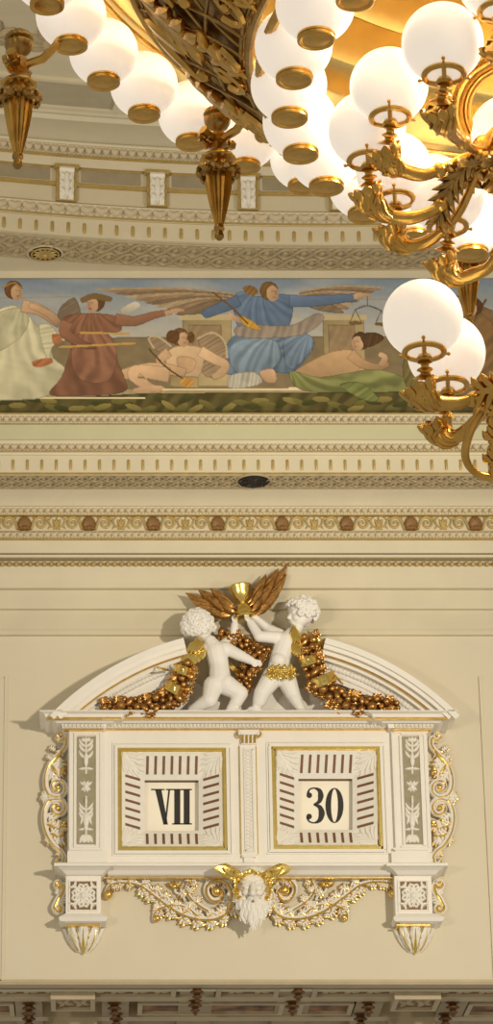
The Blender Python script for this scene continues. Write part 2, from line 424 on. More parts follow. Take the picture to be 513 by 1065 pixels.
for i, c in enumerate(cen):
    if i < len(cen) - 1:
        ringstrip('frieze_panel', 198.5, 185.5, DR + .082, 'panel_dark', t5, .006, xk(c + 16.5), xk(c + 81))
        ringstrip('frieze_panel', 186.2, 184.4, DR + .084, 'gold_trim', t5, .01, xk(c + 14), xk(c + 84))
    br = MB(); S_ = segr(220, DR + .09, 184, DR + .09)   # the console
    for (u0, u1, ya, yb, h) in ((-11, 11, 0, 1, .035), (-13, 13, .9, 1.0, .07)):
        A = [S_(xk(c + u0), ya, h), S_(xk(c + u1), ya, h), S_(xk(c + u1), yb, h), S_(xk(c + u0), yb, h)]
        B = [S_(xk(c + u0), ya, -.03), S_(xk(c + u1), ya, -.03), S_(xk(c + u1), yb, -.03), S_(xk(c + u0), yb, -.03)]
        br.add(A + B, [(0, 1, 2, 3), (7, 6, 5, 4), (0, 4, 5, 1), (1, 5, 6, 2), (2, 6, 7, 3), (3, 7, 4, 0)])
    br = br.build('console_bracket', 'gold_trim', t5, smooth=False)
    lf = MB()
    lf.tube([S_(xk(c) + (xk(c + 8) - xk(c)) * u, .86, .05) for u in (-1, -.5, 0, .5, 1)], .035, 8)
    A = [S_(xk(c + u), v, .055) for u, v in ((-7.5, .02), (7.5, .02), (7.5, .84), (-7.5, .84))]
    lf.prism(A, (S_(0, 0, 1) - S_(0, 0, 0)).normalized(), .06)
    for k in (-1, 1):
        for v in (.1, .32, .54):
            lf.leaf(S_(xk(c + k * 1), v + .02, .06), S_(xk(c + k * 8), v + .24, .06), .06, .03)
    lf.leaf(S_(xk(c), .8, .06), S_(xk(c), .0, .07), .09, .05, lobes=3)
    lf.build('acanthus_leaf', 'clock_relief', br)

# ceiling cove with framed fields above the consoles
D0 = DR + .33
def Pc(lst): return profr(lst)
PC = Pc([(157, D0 - .02), (155, D0 + .02), (150, D0 + .12), (137, D0 + .42), (136, D0 + .5), (131, D0 + .55), (129, D0 + .62), (127, D0 + .64), (90, D0 + 1.5), (88, D0 + 1.6), (82, D0 + 1.7), (80, D0 + 1.8), (74, D0 + 1.9), (40, D0 + 2.8), (36, D0 + 2.95), (0, D0 + 4.0), (-120, D0 + 9)])
ceil = MB(); rows = []
back = [(p[0] + .1, p[1] + .25) for p in PC][::-1]
for i in range(97):
    x = XL + (XR - XL) * i / 96; rows.append([bend((x, y, z)) for y, z in PC + back])
ceil.grid(rows, True); ceil = ceil.build('ceiling', 'cream', None); tag(ceil, kind='structure')
CS = Seg((PC[7][0], PC[7][1]), (PC[8][0], PC[8][1]), True)
CS2 = Seg((PC[12][0], PC[12][1]), (PC[13][0], PC[13][1]), True)
xa = lambda px: Xp(px, D0 + .9, 110)
for j in range(-2, 5):
    x0, x1 = xa(-124 + 246 * j), xa(-124 + 246 * j + 222)
    if x0 < XL or x1 > XR: continue
    fp = MB(); A = [(x0, .18), (x1, .18), (x1, .86), (x0, .86)]
    N = 12
    rows = []
    for i in range(N + 1):
        x = x0 + (x1 - x0) * i / N; rows.append([CS(x, .16, .012), CS(x, .88, .012), CS(x, .88, -.05), CS(x, .16, -.05)])
    fp.grid(rows, True); fp.build('ceiling_field', 'panel_grey', ceil)
    fr = MB()
    for (ta, tb) in ((.12, .18), (.86, .92)):
        fr.grid([[CS(x0 + (x1 - x0) * i / N, ta, .04), CS(x0 + (x1 - x0) * i / N, tb, .04), CS(x0 + (x1 - x0) * i / N, tb, -.03), CS(x0 + (x1 - x0) * i / N, ta, -.03)] for i in range(N + 1)], True)
    for xx in (x0, x1):
        fr.grid([[CS(xx - .06, t, .04), CS(xx + .06, t, .04), CS(xx + .06, t, -.03), CS(xx - .06, t, -.03)] for t in (.12, .92)], True)
    fr.build('field_frame', 'cream', ceil, smooth=False)
    for q in range(3):
        rl = MB(); xc = x0 + (x1 - x0) * (q + .5) / 3
        for k in range(9):
            a = 2 * PI * k / 9
            rl.leaf(CS2(xc, .5, .01), CS2(xc + .35 * math.cos(a), .5 + .42 * math.sin(a), .01), .16, .05, CS2.n and (0, -.6, -.8), lobes=2)
        rl.ball(CS2(xc, .5, .02), .08)
        rl.build('ceiling_relief', 'relief_tan', ceil)

# ------------------------------------------------------------------ soffit under the wall
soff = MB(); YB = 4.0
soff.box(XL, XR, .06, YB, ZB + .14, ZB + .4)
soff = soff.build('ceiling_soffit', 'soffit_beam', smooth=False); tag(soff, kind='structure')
def Ys(py, dz=0.): return atz(258, py, ZB + dz).y
def Xs(px, py): return atz(px, py, ZB).x
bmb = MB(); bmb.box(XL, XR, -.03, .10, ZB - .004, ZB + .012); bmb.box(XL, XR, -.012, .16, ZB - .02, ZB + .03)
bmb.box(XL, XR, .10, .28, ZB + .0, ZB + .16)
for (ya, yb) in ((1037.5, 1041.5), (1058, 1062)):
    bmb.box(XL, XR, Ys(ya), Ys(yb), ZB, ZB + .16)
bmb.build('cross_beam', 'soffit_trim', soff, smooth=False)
rp_ = MB()
for (px, pa) in ((205, 1028), (308, 1028), (-105, 1028), (620, 1028)):
    x0 = Xs(px - 18, 1035); x1 = Xs(px + 18, 1035)
    rp_.box(x0, x1, .302, 2.6, ZB + .021, ZB + .16)
for px in (30, 120, 383, 470):
    x0 = Xs(px - 14, 1050); x1 = Xs(px + 14, 1050)
    rp_.box(x0, x1, Ys(1041.5) - .02, 3.2, ZB + .006, ZB + .16)
rp_.build('long_beam', 'soffit_beam', soff, smooth=False)
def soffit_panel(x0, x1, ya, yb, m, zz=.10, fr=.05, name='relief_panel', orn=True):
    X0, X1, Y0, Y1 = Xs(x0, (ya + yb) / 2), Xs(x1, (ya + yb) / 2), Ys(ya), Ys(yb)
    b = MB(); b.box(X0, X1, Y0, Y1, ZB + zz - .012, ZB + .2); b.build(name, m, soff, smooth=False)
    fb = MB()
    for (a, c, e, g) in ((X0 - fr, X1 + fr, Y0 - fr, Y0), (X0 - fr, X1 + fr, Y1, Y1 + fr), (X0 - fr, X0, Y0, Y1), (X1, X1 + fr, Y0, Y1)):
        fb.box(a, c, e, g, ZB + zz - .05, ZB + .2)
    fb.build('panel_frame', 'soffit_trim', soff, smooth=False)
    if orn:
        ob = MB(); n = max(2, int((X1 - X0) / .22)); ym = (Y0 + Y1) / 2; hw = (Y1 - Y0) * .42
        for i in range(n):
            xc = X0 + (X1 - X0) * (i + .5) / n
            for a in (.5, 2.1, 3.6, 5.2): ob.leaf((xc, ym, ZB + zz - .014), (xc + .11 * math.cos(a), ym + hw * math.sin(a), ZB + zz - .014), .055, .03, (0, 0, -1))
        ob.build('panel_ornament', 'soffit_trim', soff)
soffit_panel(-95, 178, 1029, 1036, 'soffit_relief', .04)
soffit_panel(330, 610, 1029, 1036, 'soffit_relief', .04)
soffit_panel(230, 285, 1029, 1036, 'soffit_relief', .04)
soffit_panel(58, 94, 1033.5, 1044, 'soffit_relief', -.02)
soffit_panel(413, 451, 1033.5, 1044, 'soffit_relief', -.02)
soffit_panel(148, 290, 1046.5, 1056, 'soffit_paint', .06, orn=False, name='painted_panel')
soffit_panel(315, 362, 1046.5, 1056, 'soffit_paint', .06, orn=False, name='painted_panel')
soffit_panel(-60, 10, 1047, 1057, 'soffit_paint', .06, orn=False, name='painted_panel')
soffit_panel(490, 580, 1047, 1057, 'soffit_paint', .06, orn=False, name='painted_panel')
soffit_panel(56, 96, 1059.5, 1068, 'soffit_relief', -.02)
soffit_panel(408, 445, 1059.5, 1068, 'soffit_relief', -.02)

def make_pendant():
    r = empty('ceiling_pendant', (0, 0, 0))
    a = MB(); a.lathe([(0, .02), (.085, .02), (.085, 0), (.06, -.012), (.045, -.03)], n=16); a.build('rosette_plate', 'soffit_bronze', r)
    b = MB(); b.lathe([(.045, -.028), (.075, -.045), (.078, -.065), (.04, -.085), (.026, -.09), (.05, -.105), (.052, -.12), (.02, -.145)], n=16, flute=10, fa=.12); b.build('turned_drop', 'soffit_bronze', r)
    c = MB(); c.lathe([(.02, -.14), (.028, -.155), (.02, -.17), (0, -.178)], n=12); c.build('tip', 'soffit_bronze', r)
    return r
pend = make_pendant(); first = True
PEND = [(205, 1027, 'bronze pendant hanging left of the centre, upper of a pair'), (203, 1041, 'bronze pendant hanging left of the centre, lower of a pair'),
        (310, 1027, 'bronze pendant hanging right of the centre, upper of a pair'), (304, 1042, 'bronze pendant hanging right of the centre, lower of a pair'),
        (30, 1044, 'leftmost bronze pendant at the bottom edge, upper of a pair'), (30, 1055, 'leftmost bronze pendant at the bottom edge, lower of a pair'),
        (119, 1044, 'bronze pendant second column from the left, upper of a pair'), (121, 1055, 'bronze pendant second column from the left, lower of a pair'),
        (383, 1043, 'bronze pendant right of the painted coffers, upper of a pair'), (375, 1055, 'bronze pendant right of the painted coffers, lower of a pair'),
        (471, 1043, 'rightmost bronze pendant at the bottom edge, upper of a pair'), (463, 1055, 'rightmost bronze pendant at the bottom edge, lower of a pair')]
for px, py, lab in PEND:
    o = pend if first else copy_tree(pend); first = False
    q = atz(px, py, ZB); o.location = (q.x, q.y, ZB - .005); o.scale = (.85, .85, .85); tag(o, lab, 'pendant', 'pendants along the bottom soffit')

# ------------------------------------------------------------------ the round vents
def vent(px, py, rad, z, label, bent):
    q = atz(px, py, z); r = empty('ceiling_vent', q, label, 'vent')
    a = MB(); a.torus(q + Vector((0, 0, -.012)), rad * 1.08, rad * .09, 32, 8); a.build('vent_frame', 'relief_cream' if bent else 'relief_tan', r)
    b = MB(); b.lathe([(0, -.026), (rad, -.026), (rad, .01), (0, .01)], q, 32); b.build('vent_recess', 'void', r)
    c = MB()
    if bent:
        for k in range(12):
            an = 2 * PI * k / 12; c.leaf(q + Vector((0, 0, -.028)), q + Vector((math.cos(an) * rad * .78, math.sin(an) * rad * .78, -.028)), rad * .32, .02, (0, 0, -1))
        c.ball(q + Vector((0, 0, -.035)), rad * .2)
        c.torus(q + Vector((0, 0, -.03)), rad * .86, rad * .06)
    else:
        for k in range(1, 5): c.torus(q + Vector((0, 0, -.03)), rad * k / 5, rad * .03, 28, 6)
        for k in range(4):
            an = PI * k / 4; dv = Vector((math.cos(an), math.sin(an), 0)) * rad
            c.tube([q + Vector((0, 0, -.03)) - dv, q + Vector((0, 0, -.03)) + dv], rad * .03, 6)
    c.build('vent_grille', 'gold_trim' if bent else 'ink', r)
vent(264, 499, .165, zs - .006, 'dark round vent in the soffit below the painted frieze', False)
vent(47, 262.5, .17, zr - .008, 'round rosette vent in the curved soffit above the painted frieze', True)

# ------------------------------------------------------------------ the clock
root = empty('theatre_clock', (Xp(258, 0), 0, Zp(905, 0)), 'large white and gilded double-window clock mounted on the cream wall', 'clock')
DB, DP = .24, .30                              # front of the body and of the pilasters
def clock_box(name, x0, x1, y0, y1, d0, d1, m, parent=root):
    b = MB(); b.pbox(x0, x1, y0, y1, d0, d1); return b.build(name, m, parent, smooth=False)
def frame_boxes(mb, x0, x1, y0, y1, w, d0, d1):
    mb.pbox(x0, x1, y0, y0 + w, d0, d1); mb.pbox(x0, x1, y1 - w, y1, d0, d1)
    mb.pbox(x0, x0 + w, y0 + w, y1 - w, d0, d1); mb.pbox(x1 - w, x1, y0 + w, y1 - w, d0, d1)
def quad_frame(mb, o, i, do, di):              # four sloping faces from rectangle o (at do) to rectangle i (at di)
    O = [at(o[0], o[2], do), at(o[1], o[2], do), at(o[1], o[3], do), at(o[0], o[3], do)]
    I = [at(i[0], i[2], di), at(i[1], i[2], di), at(i[1], i[3], di), at(i[0], i[3], di)]
    mb.add(O + I, [(k, (k + 1) % 4, 4 + (k + 1) % 4, 4 + k) for k in range(4)])
    return O, I
WIN = [((122.5, 236, 777.5, 884.5), (150.5, 206.5, 811.5, 864)), ((283.5, 397, 776, 883), (310.5, 366.5, 810, 863))]
# front slab with two openings: pieces around the frames
slab = MB()
slab.pbox(70.5, WIN[0][0][0], 757, 897, 0, DB); slab.pbox(WIN[0][0][1], WIN[1][0][0], 757, 897, 0, DB); slab.pbox(WIN[1][0][1], 447, 757, 897, 0, DB)
for w in WIN:
    slab.pbox(w[0][0] - 3.5, w[0][1] + 3.5, 757, w[0][2], 0, DB - .0006); slab.pbox(w[0][0] - 3.5, w[0][1] + 3.5, w[0][3], 897, 0, DB - .0006)
    slab.pbox(w[0][0] - .5, w[0][1] + .5, w[0][2] - 1, w[0][3] + 1, 0, .02)
slab.build('clock_body', 'clock_white', root, smooth=False)
fb = MB()
for w in WIN:                                  # raised fillet round each opening
    x0, x1, y0, y1 = w[0]; frame_boxes(fb, x0 - 5.5, x1 + 5.5, y0 - 5.5, y1 + 5.5, 1.6, DB - .02, DB + .015)
    frame_boxes(fb, x0 - 3.2, x1 + 3.2, y0 - 3.2, y1 + 3.2, 3.2, DB - .02, DB + .028)
fb.build('window_fillet', 'clock_white', root, smooth=False)

def text_VII(cx, cy, d, mb):
    def pl(pts):
        mb.prism([at(cx + x, cy + y, d) for x, y in pts][::-1], (0, -1, 0), .008)
    H = 18.5
    pl([(-17, -H), (-10.5, -H), (-3.6, H), (-8.2, H)]); pl([(-3.0, -H), (-1.2, -H), (-5.4, H), (-7.0, H)])
    pl([(-21, -H), (-7, -H), (-7, -H + 1.3), (-21, -H + 1.3)]); pl([(-5.5, -H), (1.2, -H), (1.2, -H + 1.3), (-5.5, -H + 1.3)])
    for x in (6.2, 16.0):
        pl([(x - 3.1, -H), (x + 3.1, -H), (x + 3.1, H), (x - 3.1, H)])
        pl([(x - 5.4, -H), (x + 5.4, -H), (x + 5.4, -H + 1.3), (x - 5.4, -H + 1.3)]); pl([(x - 5.4, H - 1.3), (x + 5.4, H - 1.3), (x + 5.4, H), (x - 5.4, H)])
def ribbon(mb, cx, cy, d, pts, wid):           # a pen stroke with changing width, square to the tile
    P = crom([Vector((x, y, 0)) for x, y in pts], 8); n = len(P)
    W = np.interp(np.linspace(0, 1, n), np.linspace(0, 1, len(wid)), wid)
    rows = []
    for i, p in enumerate(P):
        t = (P[min(n - 1, i + 1)] - P[max(0, i - 1)]); t.normalize(); nn = Vector((-t.y, t.x, 0)) * W[i] / 2
        a, b = p + nn, p - nn
        rows.append([at(cx + a.x, cy + a.y, d), at(cx + b.x, cy + b.y, d), at(cx + b.x, cy + b.y, d - .008), at(cx + a.x, cy + a.y, d - .008)])
    mb.grid(rows, True)
    o = len(mb.v) - 4 * n; mb.f += [(o, o + 1, o + 2, o + 3), (o + 4 * n - 4, o + 4 * n - 1, o + 4 * n - 2, o + 4 * n - 3)]
def text_30(cx, cy, d, mb):
    ribbon(mb, cx, cy, d, [(-17.6, -12), (-15.8, -16.6), (-10.8, -18.0), (-5.6, -15.6), (-4.1, -10), (-5.8, -4), (-11.5, -.9)], [2.6, 1.6, 1.4, 4.2, 6.0, 4.0, 1.2])
    ribbon(mb, cx, cy, d, [(-11.5, -.9), (-5.4, 1.6), (-3.1, 8.2), (-5.3, 15.2), (-10.8, 18), (-16.2, 16.4), (-18.2, 12)], [1.2, 4.4, 6.6, 4.6, 1.4, 1.6, 2.4])
    for (x, y) in ((-16.0, -10.6), (-16.2, 11.4)):
        mb.prism([at(cx + x + 2.9 * math.cos(a), cy + y + 2.9 * math.sin(a), d) for a in [-2 * PI * k / 14 for k in range(14)]], (0, -1, 0), .008)
    rows = []                                   # the zero: outer oval, narrow inner oval
    for k in range(33):
        a = 2 * PI * k / 32
        o_ = (10.2 + 9.4 * math.cos(a), 18.3 * math.sin(a)); i_ = (10.2 + 3.6 * math.cos(a), 17.2 * math.sin(a))
        rows.append([at(cx + o_[0], cy + o_[1], d), at(cx + i_[0], cy + i_[1], d), at(cx + i_[0], cy + i_[1], d - .008), at(cx + o_[0], cy + o_[1], d - .008)])
    mb.grid(rows, True)

for wi, (o, i) in enumerate(WIN):
    D1, D2 = DB - .02, .12
    nf = MB(); inn = (o[0] + 4, o[1] - 4, o[2] + 4, o[3] - 4)
    O, I = quad_frame(nf, inn, i, D1, D2)
    quad_frame(nf, i, (i[0], i[1], i[2], i[3]), D2, D2)
    # the reveal behind the opening
    nfo = nf.build('number_frame', 'clock_relief', root, smooth=False)
    rv = MB(); Ir = [p + Vector((0, .095, 0)) for p in I]; g_ = .012
    Io = [p + Vector((sx * g_, .001, sz * g_)) for p, (sx, sz) in zip(I, ((-1, 1), (1, 1), (1, -1), (-1, -1)))]; Iq = [p + Vector((0, .094, 0)) for p in Io]
    rv.add(I + Ir + Io + Iq, [f for k in range(4) for j in [(k + 1) % 4] for f in ((k, j, 4 + j, 4 + k), (8 + k, 12 + k, 12 + j, 8 + j), (k, 8 + k, 8 + j, j), (4 + k, 4 + j, 12 + j, 12 + k))])
    rv.build('window_reveal', 'reveal_shade_brown', nfo, smooth=False)
    gf = MB(); frame_boxes(gf, o[0], o[1], o[2], o[3], 2.9, DB - .06, DB + .012)
    frame_boxes(gf, o[0] + 3, o[1] - 3, o[2] + 3, o[3] - 3, 1.3, DB - .07, DB - .012)
    gf.build('gilt_frame', 'gold_bright', root, smooth=False)
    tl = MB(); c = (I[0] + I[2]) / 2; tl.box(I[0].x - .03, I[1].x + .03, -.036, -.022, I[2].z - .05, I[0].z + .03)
    tile = tl.build('number_tile', 'tile_ivory_glow', root, smooth=False)
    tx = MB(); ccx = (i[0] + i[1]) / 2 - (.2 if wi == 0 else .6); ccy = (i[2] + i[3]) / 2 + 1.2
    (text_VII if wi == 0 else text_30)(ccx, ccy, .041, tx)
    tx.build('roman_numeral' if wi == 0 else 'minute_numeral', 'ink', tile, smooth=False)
    # lit slits round the opening, seven a side, on the sloping faces
    def face(k, u, v, h=0.):                    # u along the side, v from the outer edge (0) to the opening (1)
        a, b, c2, d2 = O[k], O[(k + 1) % 4], I[(k + 1) % 4], I[k]
        p = a.lerp(b, u).lerp(d2.lerp(c2, u), v); nrm = (b - a).cross(d2 - a).normalized()
        if nrm.y > 0: nrm = -nrm
        return p + nrm * h
    for k in range(4):
        LW = (O[(k + 1) % 4] - O[k]).length; LI = (I[(k + 1) % 4] - I[k]).length
        for q in range(7):
            off = (q - 3) * (8.35 if k % 2 == 0 else 8.2) * .0102 / (.955 if k % 2 else 1)
            A = []
            for (dx, v) in ((-.0135, .16), (.0135, .16), (.0135, .80), (-.0135, .80)):
                W = LW + (LI - LW) * v; A.append((.5 + (off + dx) / W, v))
            sl = MB(); T = [face(k, u, v, .004) for u, v in A]; Bq = [face(k, u, v, -.02) for u, v in A]
            sl.add(T + Bq, [(0, 1, 2, 3), (7, 6, 5, 4), (0, 4, 5, 1), (1, 5, 6, 2), (2, 6, 7, 3), (3, 7, 4, 0)])
            sl.build('light_slit', 'slit_brown', nfo, smooth=False)
    for k in range(4):
        nrm = (0, -1, 0); cr = MB(); kp = (k - 1) % 4      # carved acanthus in each corner
        cr.leaf(face(k, .005, .03, .003), face(k, 0, .80, .003), .10, .025, nrm, lobes=3)
        for (kk, f_) in ((k, 0), (kp, 1)):
            for (u0, v0, u1, v1, w_) in ((.02, .06, .19, .10, .06), (.02, .1, .18, .28, .065), (.02, .2, .145, .5, .06), (.01, .4, .09, .72, .045)):
                a_, b_ = (u0, u1) if f_ == 0 else (1 - u0, 1 - u1)
                cr.leaf(face(kk, a_, v0, .003), face(kk, b_, v1, .003), w_, .022, nrm, lobes=2)
        cr.build('corner_carving', 'clock_relief', nfo)

# pilasters with olive fields and white relief
def pilaster(x0, x1, p0, p1):
    b = MB(); b.pbox(x0, x1, 758, 886, .1, DP - .015); frame_boxes(b, x0 + .5, x1 - .5, 760, 884, 2.5, .1, DP)
    b.pbox(x0 - 1.5, x1 + 1.5, 885.5, 899, .1, DP + .02)
    frame_boxes(b, p0 - 3, p1 + 3, 762.5, 881.5, 2.2, .1, DP + .008)
    pl = b.build('pilaster', 'clock_white', root, smooth=False)
    f = MB(); f.pbox(p0, p1, 766, 878, DP - .05, DP - .008); f = f.build('olive_field', 'olive_panel', pl, smooth=False)
    r = MB(); c = (p0 + p1) / 2; Q = lambda x, y, h=0.: at(c + x, y, DP - .008 + h)
    r.tube([Q(0, y) for y in (768, 780, 800, 805)], .012, 6); r.tube([Q(0, y) for y in (828, 840, 862, 876)], .012, 6)
    for (y, w, hgt) in ((790, 5, 14), (853, 6, 16), (818, 5, 8), (861, 5, 6), (833, 3, 8)):
        r.ball(Q(0, y, .01), 1, 10, 8, (w * .0052, .022, hgt * .0055))
    for (y, sgn) in ((772, 1), (777, 1), (784, 1), (843, 1), (848, 1), (838, 1)):
        for k in (-1, 1): r.leaf(Q(0, y + 5), Q(k * 7.5, y - 4), .035, .022, bend=.12 * k)
    for y in (799, 862):
        for k in (-1, 1): r.leaf(Q(0, y), Q(k * 8, y + 1), .03, .02)
    for k in (-1, -.4, .4, 1):
        r.leaf(Q(0, 818), Q(k * 6.5, 811 + abs(k) * 2), .035, .022); r.leaf(Q(0, 818), Q(k * 5, 825 - abs(k) * 3), .035, .02)
        r.leaf(Q(k * 2, 868), Q(k * 7, 877), .055, .025)
        r.leaf(Q(k, 845), Q(k * 6, 858), .04, .02)
    for k in range(5): r.leaf(Q(0, 771), Q(6 * math.cos(PI * k / 4), 769 - 3 * math.sin(PI * k / 4)), .03, .02)
    r.build('relief_ornament', 'clock_relief', f)
pilaster(71.5, 107, 80, 99); pilaster(409, 446, 420.5, 437.5)

# strip between the windows
dv = MB(); dv.pbox(250, 267.5, 774, 889, .1, DB + .02); dv = dv.build('centre_strip', 'clock_white', root, smooth=False)
lt = MB(); S0 = lambda x, y, h=0.: at(x, y, DB + .022 + h)
for (a, b) in ((254.2, 255.4), (263, 264.2)): lt.pbox(a, b, 779, 885, DB, DB + .035)
lt.pbox(254.2, 264.2, 778, 780, DB, DB + .035); lt.pbox(254.2, 264.2, 884, 886, DB, DB + .035)
for k in range(27):
    y = 782 + k * 3.9
    for s in (-1, 1): lt.tube([S0(258.8 - 3.6 * s, y - 1.8), S0(258.8 + 3.6 * s, y + 1.8)], .008, 5)
lt.build('lattice_relief', 'clock_relief', dv, smooth=False)
gp = MB(); gp.pbox(249.5, 250.6, 776, 888, DB, DB + .022); gp.pbox(266.9, 267.9, 776, 888, DB, DB + .022); gp.build('gilt_edge', 'gold_bright', dv, smooth=False)
cpx = MB(); cpx.pbox(248, 270, 759, 764, .1, DB + .07); cpx.pbox(251, 267, 764, 774, .1, DB + .045); cpx = cpx.build('strip_capital', 'clock_white', root, smooth=False)
cg = MB()
for k in range(4):
    cg.tube([S0(252.5 + k * 4.2, 765, .03), S0(252.5 + k * 4.2, 773, .03)], .013, 6)
for s in (-1, 1):
    cg.tube([at(*p, DB + .06) for p in spiral(259 + s * 9.3, 764, 3.6, PI / 2, 1.2, .2, 16, -s)], .011, 6)
cg.build('capital_volutes', 'gold', cpx)
kb = MB(); kb.pbox(252, 266, 888.5, 891.5, .1, DB + .05); kb.pbox(254, 264, 891.5, 897, .1, DB + .035); kb.build('strip_foot', 'clock_white', root, smooth=False)

# entablature: centre run set back, the ends breaking forward
def xrun(name, x0, x1, rows, m, parent=root):   # rows (py,d) front profile, solid back to the wall, mitred returns at both ends
    b = MB(); n = len(rows)
    A = []
    for py, d, ov in rows:
        z = Zp(py, d); xa, xb = Xp(x0, DB) - ov, Xp(x1, DB) + ov
        A.append([(xa, 0.0, z), (xa, -d, z), (xb, -d, z), (xb, 0.0, z)])
    b.grid(A); b.f.append(tuple(range(4))[::-1]); b.f.append(tuple(range(4 * n - 4, 4 * n)))
    return b.build(name, m, parent, smooth=False)
ENT = [(759.5, DB + .02, -.0), (758, DB + .04, .02), (757, DB + .06, .03), (752.5, DB + .07, .04), (752, DB + .12, .09), (748, DB + .16, .14), (747, DB + .22, .2), (742.5, DB + .24, .22), (739.5, DB + .29, .27), (738.5, DB + .29, .27)]
xrun('cornice', 100, 414, [(y, d - .02, 0) for y, d, o in ENT], 'clock_white')
xrun('cornice', 68, 107, [(y, d + .07, o) for y, d, o in ENT], 'clock_white')
xrun('cornice', 409, 449, [(y, d + .07, o) for y, d, o in ENT], 'clock_white')
gl = MB()
for (xa, xb, e, o1, o2) in ((106, 410, 0, 0, 0), (68, 106, .09, .02, .02), (410, 449, .09, .02, .02)):
    for (y0, y1, d, o) in ((759.2, 757.8, DB + .03, .015), (747.2, 745.9, DB + .215, .2)):
        gl.box(Xp(xa, DB) - (o if e else 0), Xp(xb, DB) + (o if e else 0), -d - e, -d - e + .06, Zp(y0, d + e), Zp(y1, d + e))
gl.build('gilt_line', 'gold', root, smooth=False)
for (xa, xb, d) in ((110, 408, DB + .055), (66, 108, DB + .145), (410, 451, DB + .145)):
    n = int((xb - xa) / 3.9); dn = MB()
    for k in range(n):
        c = xa + (k + .5) * (xb - xa) / n
        dn.ball(at(c, 754.5, d), 1, 8, 6, (.015, .018, .021)); dn.ball(at(c + 1.9, 755.5, d), .008, 5, 4)
    dn.build('bead_row', 'clock_relief', root)

# the broken segmental pediment
ARC = (265, 952); 
def arcpt(r, px, d):                            # point at pixel radius r whose nominal px is px
    a = math.asin(max(-1, min(1, (px - ARC[0]) / r))); return at(ARC[0] + r * math.sin(a), ARC[1] - r * math.cos(a), d)
def arcband(mb, r0, r1, a0, a1, d0, d1, n=28):
    rows = []
    for i in range(n + 1):
        a = a0 + (a1 - a0) * i / n; q = lambda r, d: at(ARC[0] + r * math.sin(a), ARC[1] - r * math.cos(a), d)
        rows.append([q(r0, d1), q(r1, d1), q(r1, d0), q(r0, d0)])
    mb.grid(rows, True); o = len(mb.v) - 4 * (n + 1); mb.f += [(o, o + 1, o + 2, o + 3), (o + 4 * n + 3, o + 4 * n + 2, o + 4 * n + 1, o + 4 * n)]
for s, lab in ((-1, 'left'), (1, 'right')):
    ang = lambda r, y=738: math.acos(max(-1, min(1, (ARC[1] - y) / r)))
    top = math.radians(14.4)
    pm = MB()
    for (r0, r1, d1) in ((292, 298, .60), (287, 292, .57), (281, 287, .50), (275, 279, .44), (262, 275, .36), (256, 262, .34)):
        arcband(pm, r0, r1, s * ang(r0, 748), s * top, .0, d1)
    pmo = pm.build('pediment_arch', 'clock_white', root, smooth=False)
    gm = MB(); arcband(gm, 279, 281, s * ang(280, 744), s * top, .1, .47); gm.build('gilt_line', 'gold', pmo, smooth=False)
    gm = MB()
    n = 26
    for k in range(n):
        a = s * (top + (ang(269.5) - top) * (k + .5) / n)
        q = at(ARC[0] + 269.5 * math.sin(a), ARC[1] - 269.5 * math.cos(a), .365); gm.ball(q, 1, 8, 6, (.034, .03, .034))
    gm.build('bead_row', 'clock_relief', pmo)
ty = MB()                                       # tympanum wall behind the figures
pts = [(-1.0 * math.radians(36) + math.radians(72) * i / 24) for i in range(25)]
poly = [at(ARC[0] + 255 * math.sin(a), max(716 if abs(a) < math.radians(14.4) else 0, ARC[1] - 255 * math.cos(a)), .2) for a in pts if ARC[1] - 255 * math.cos(a) < 742]
ty.prism([p for p in poly if True], (0, -1, 0), .199); ty.build('tympanum', 'clock_white', root, smooth=False)

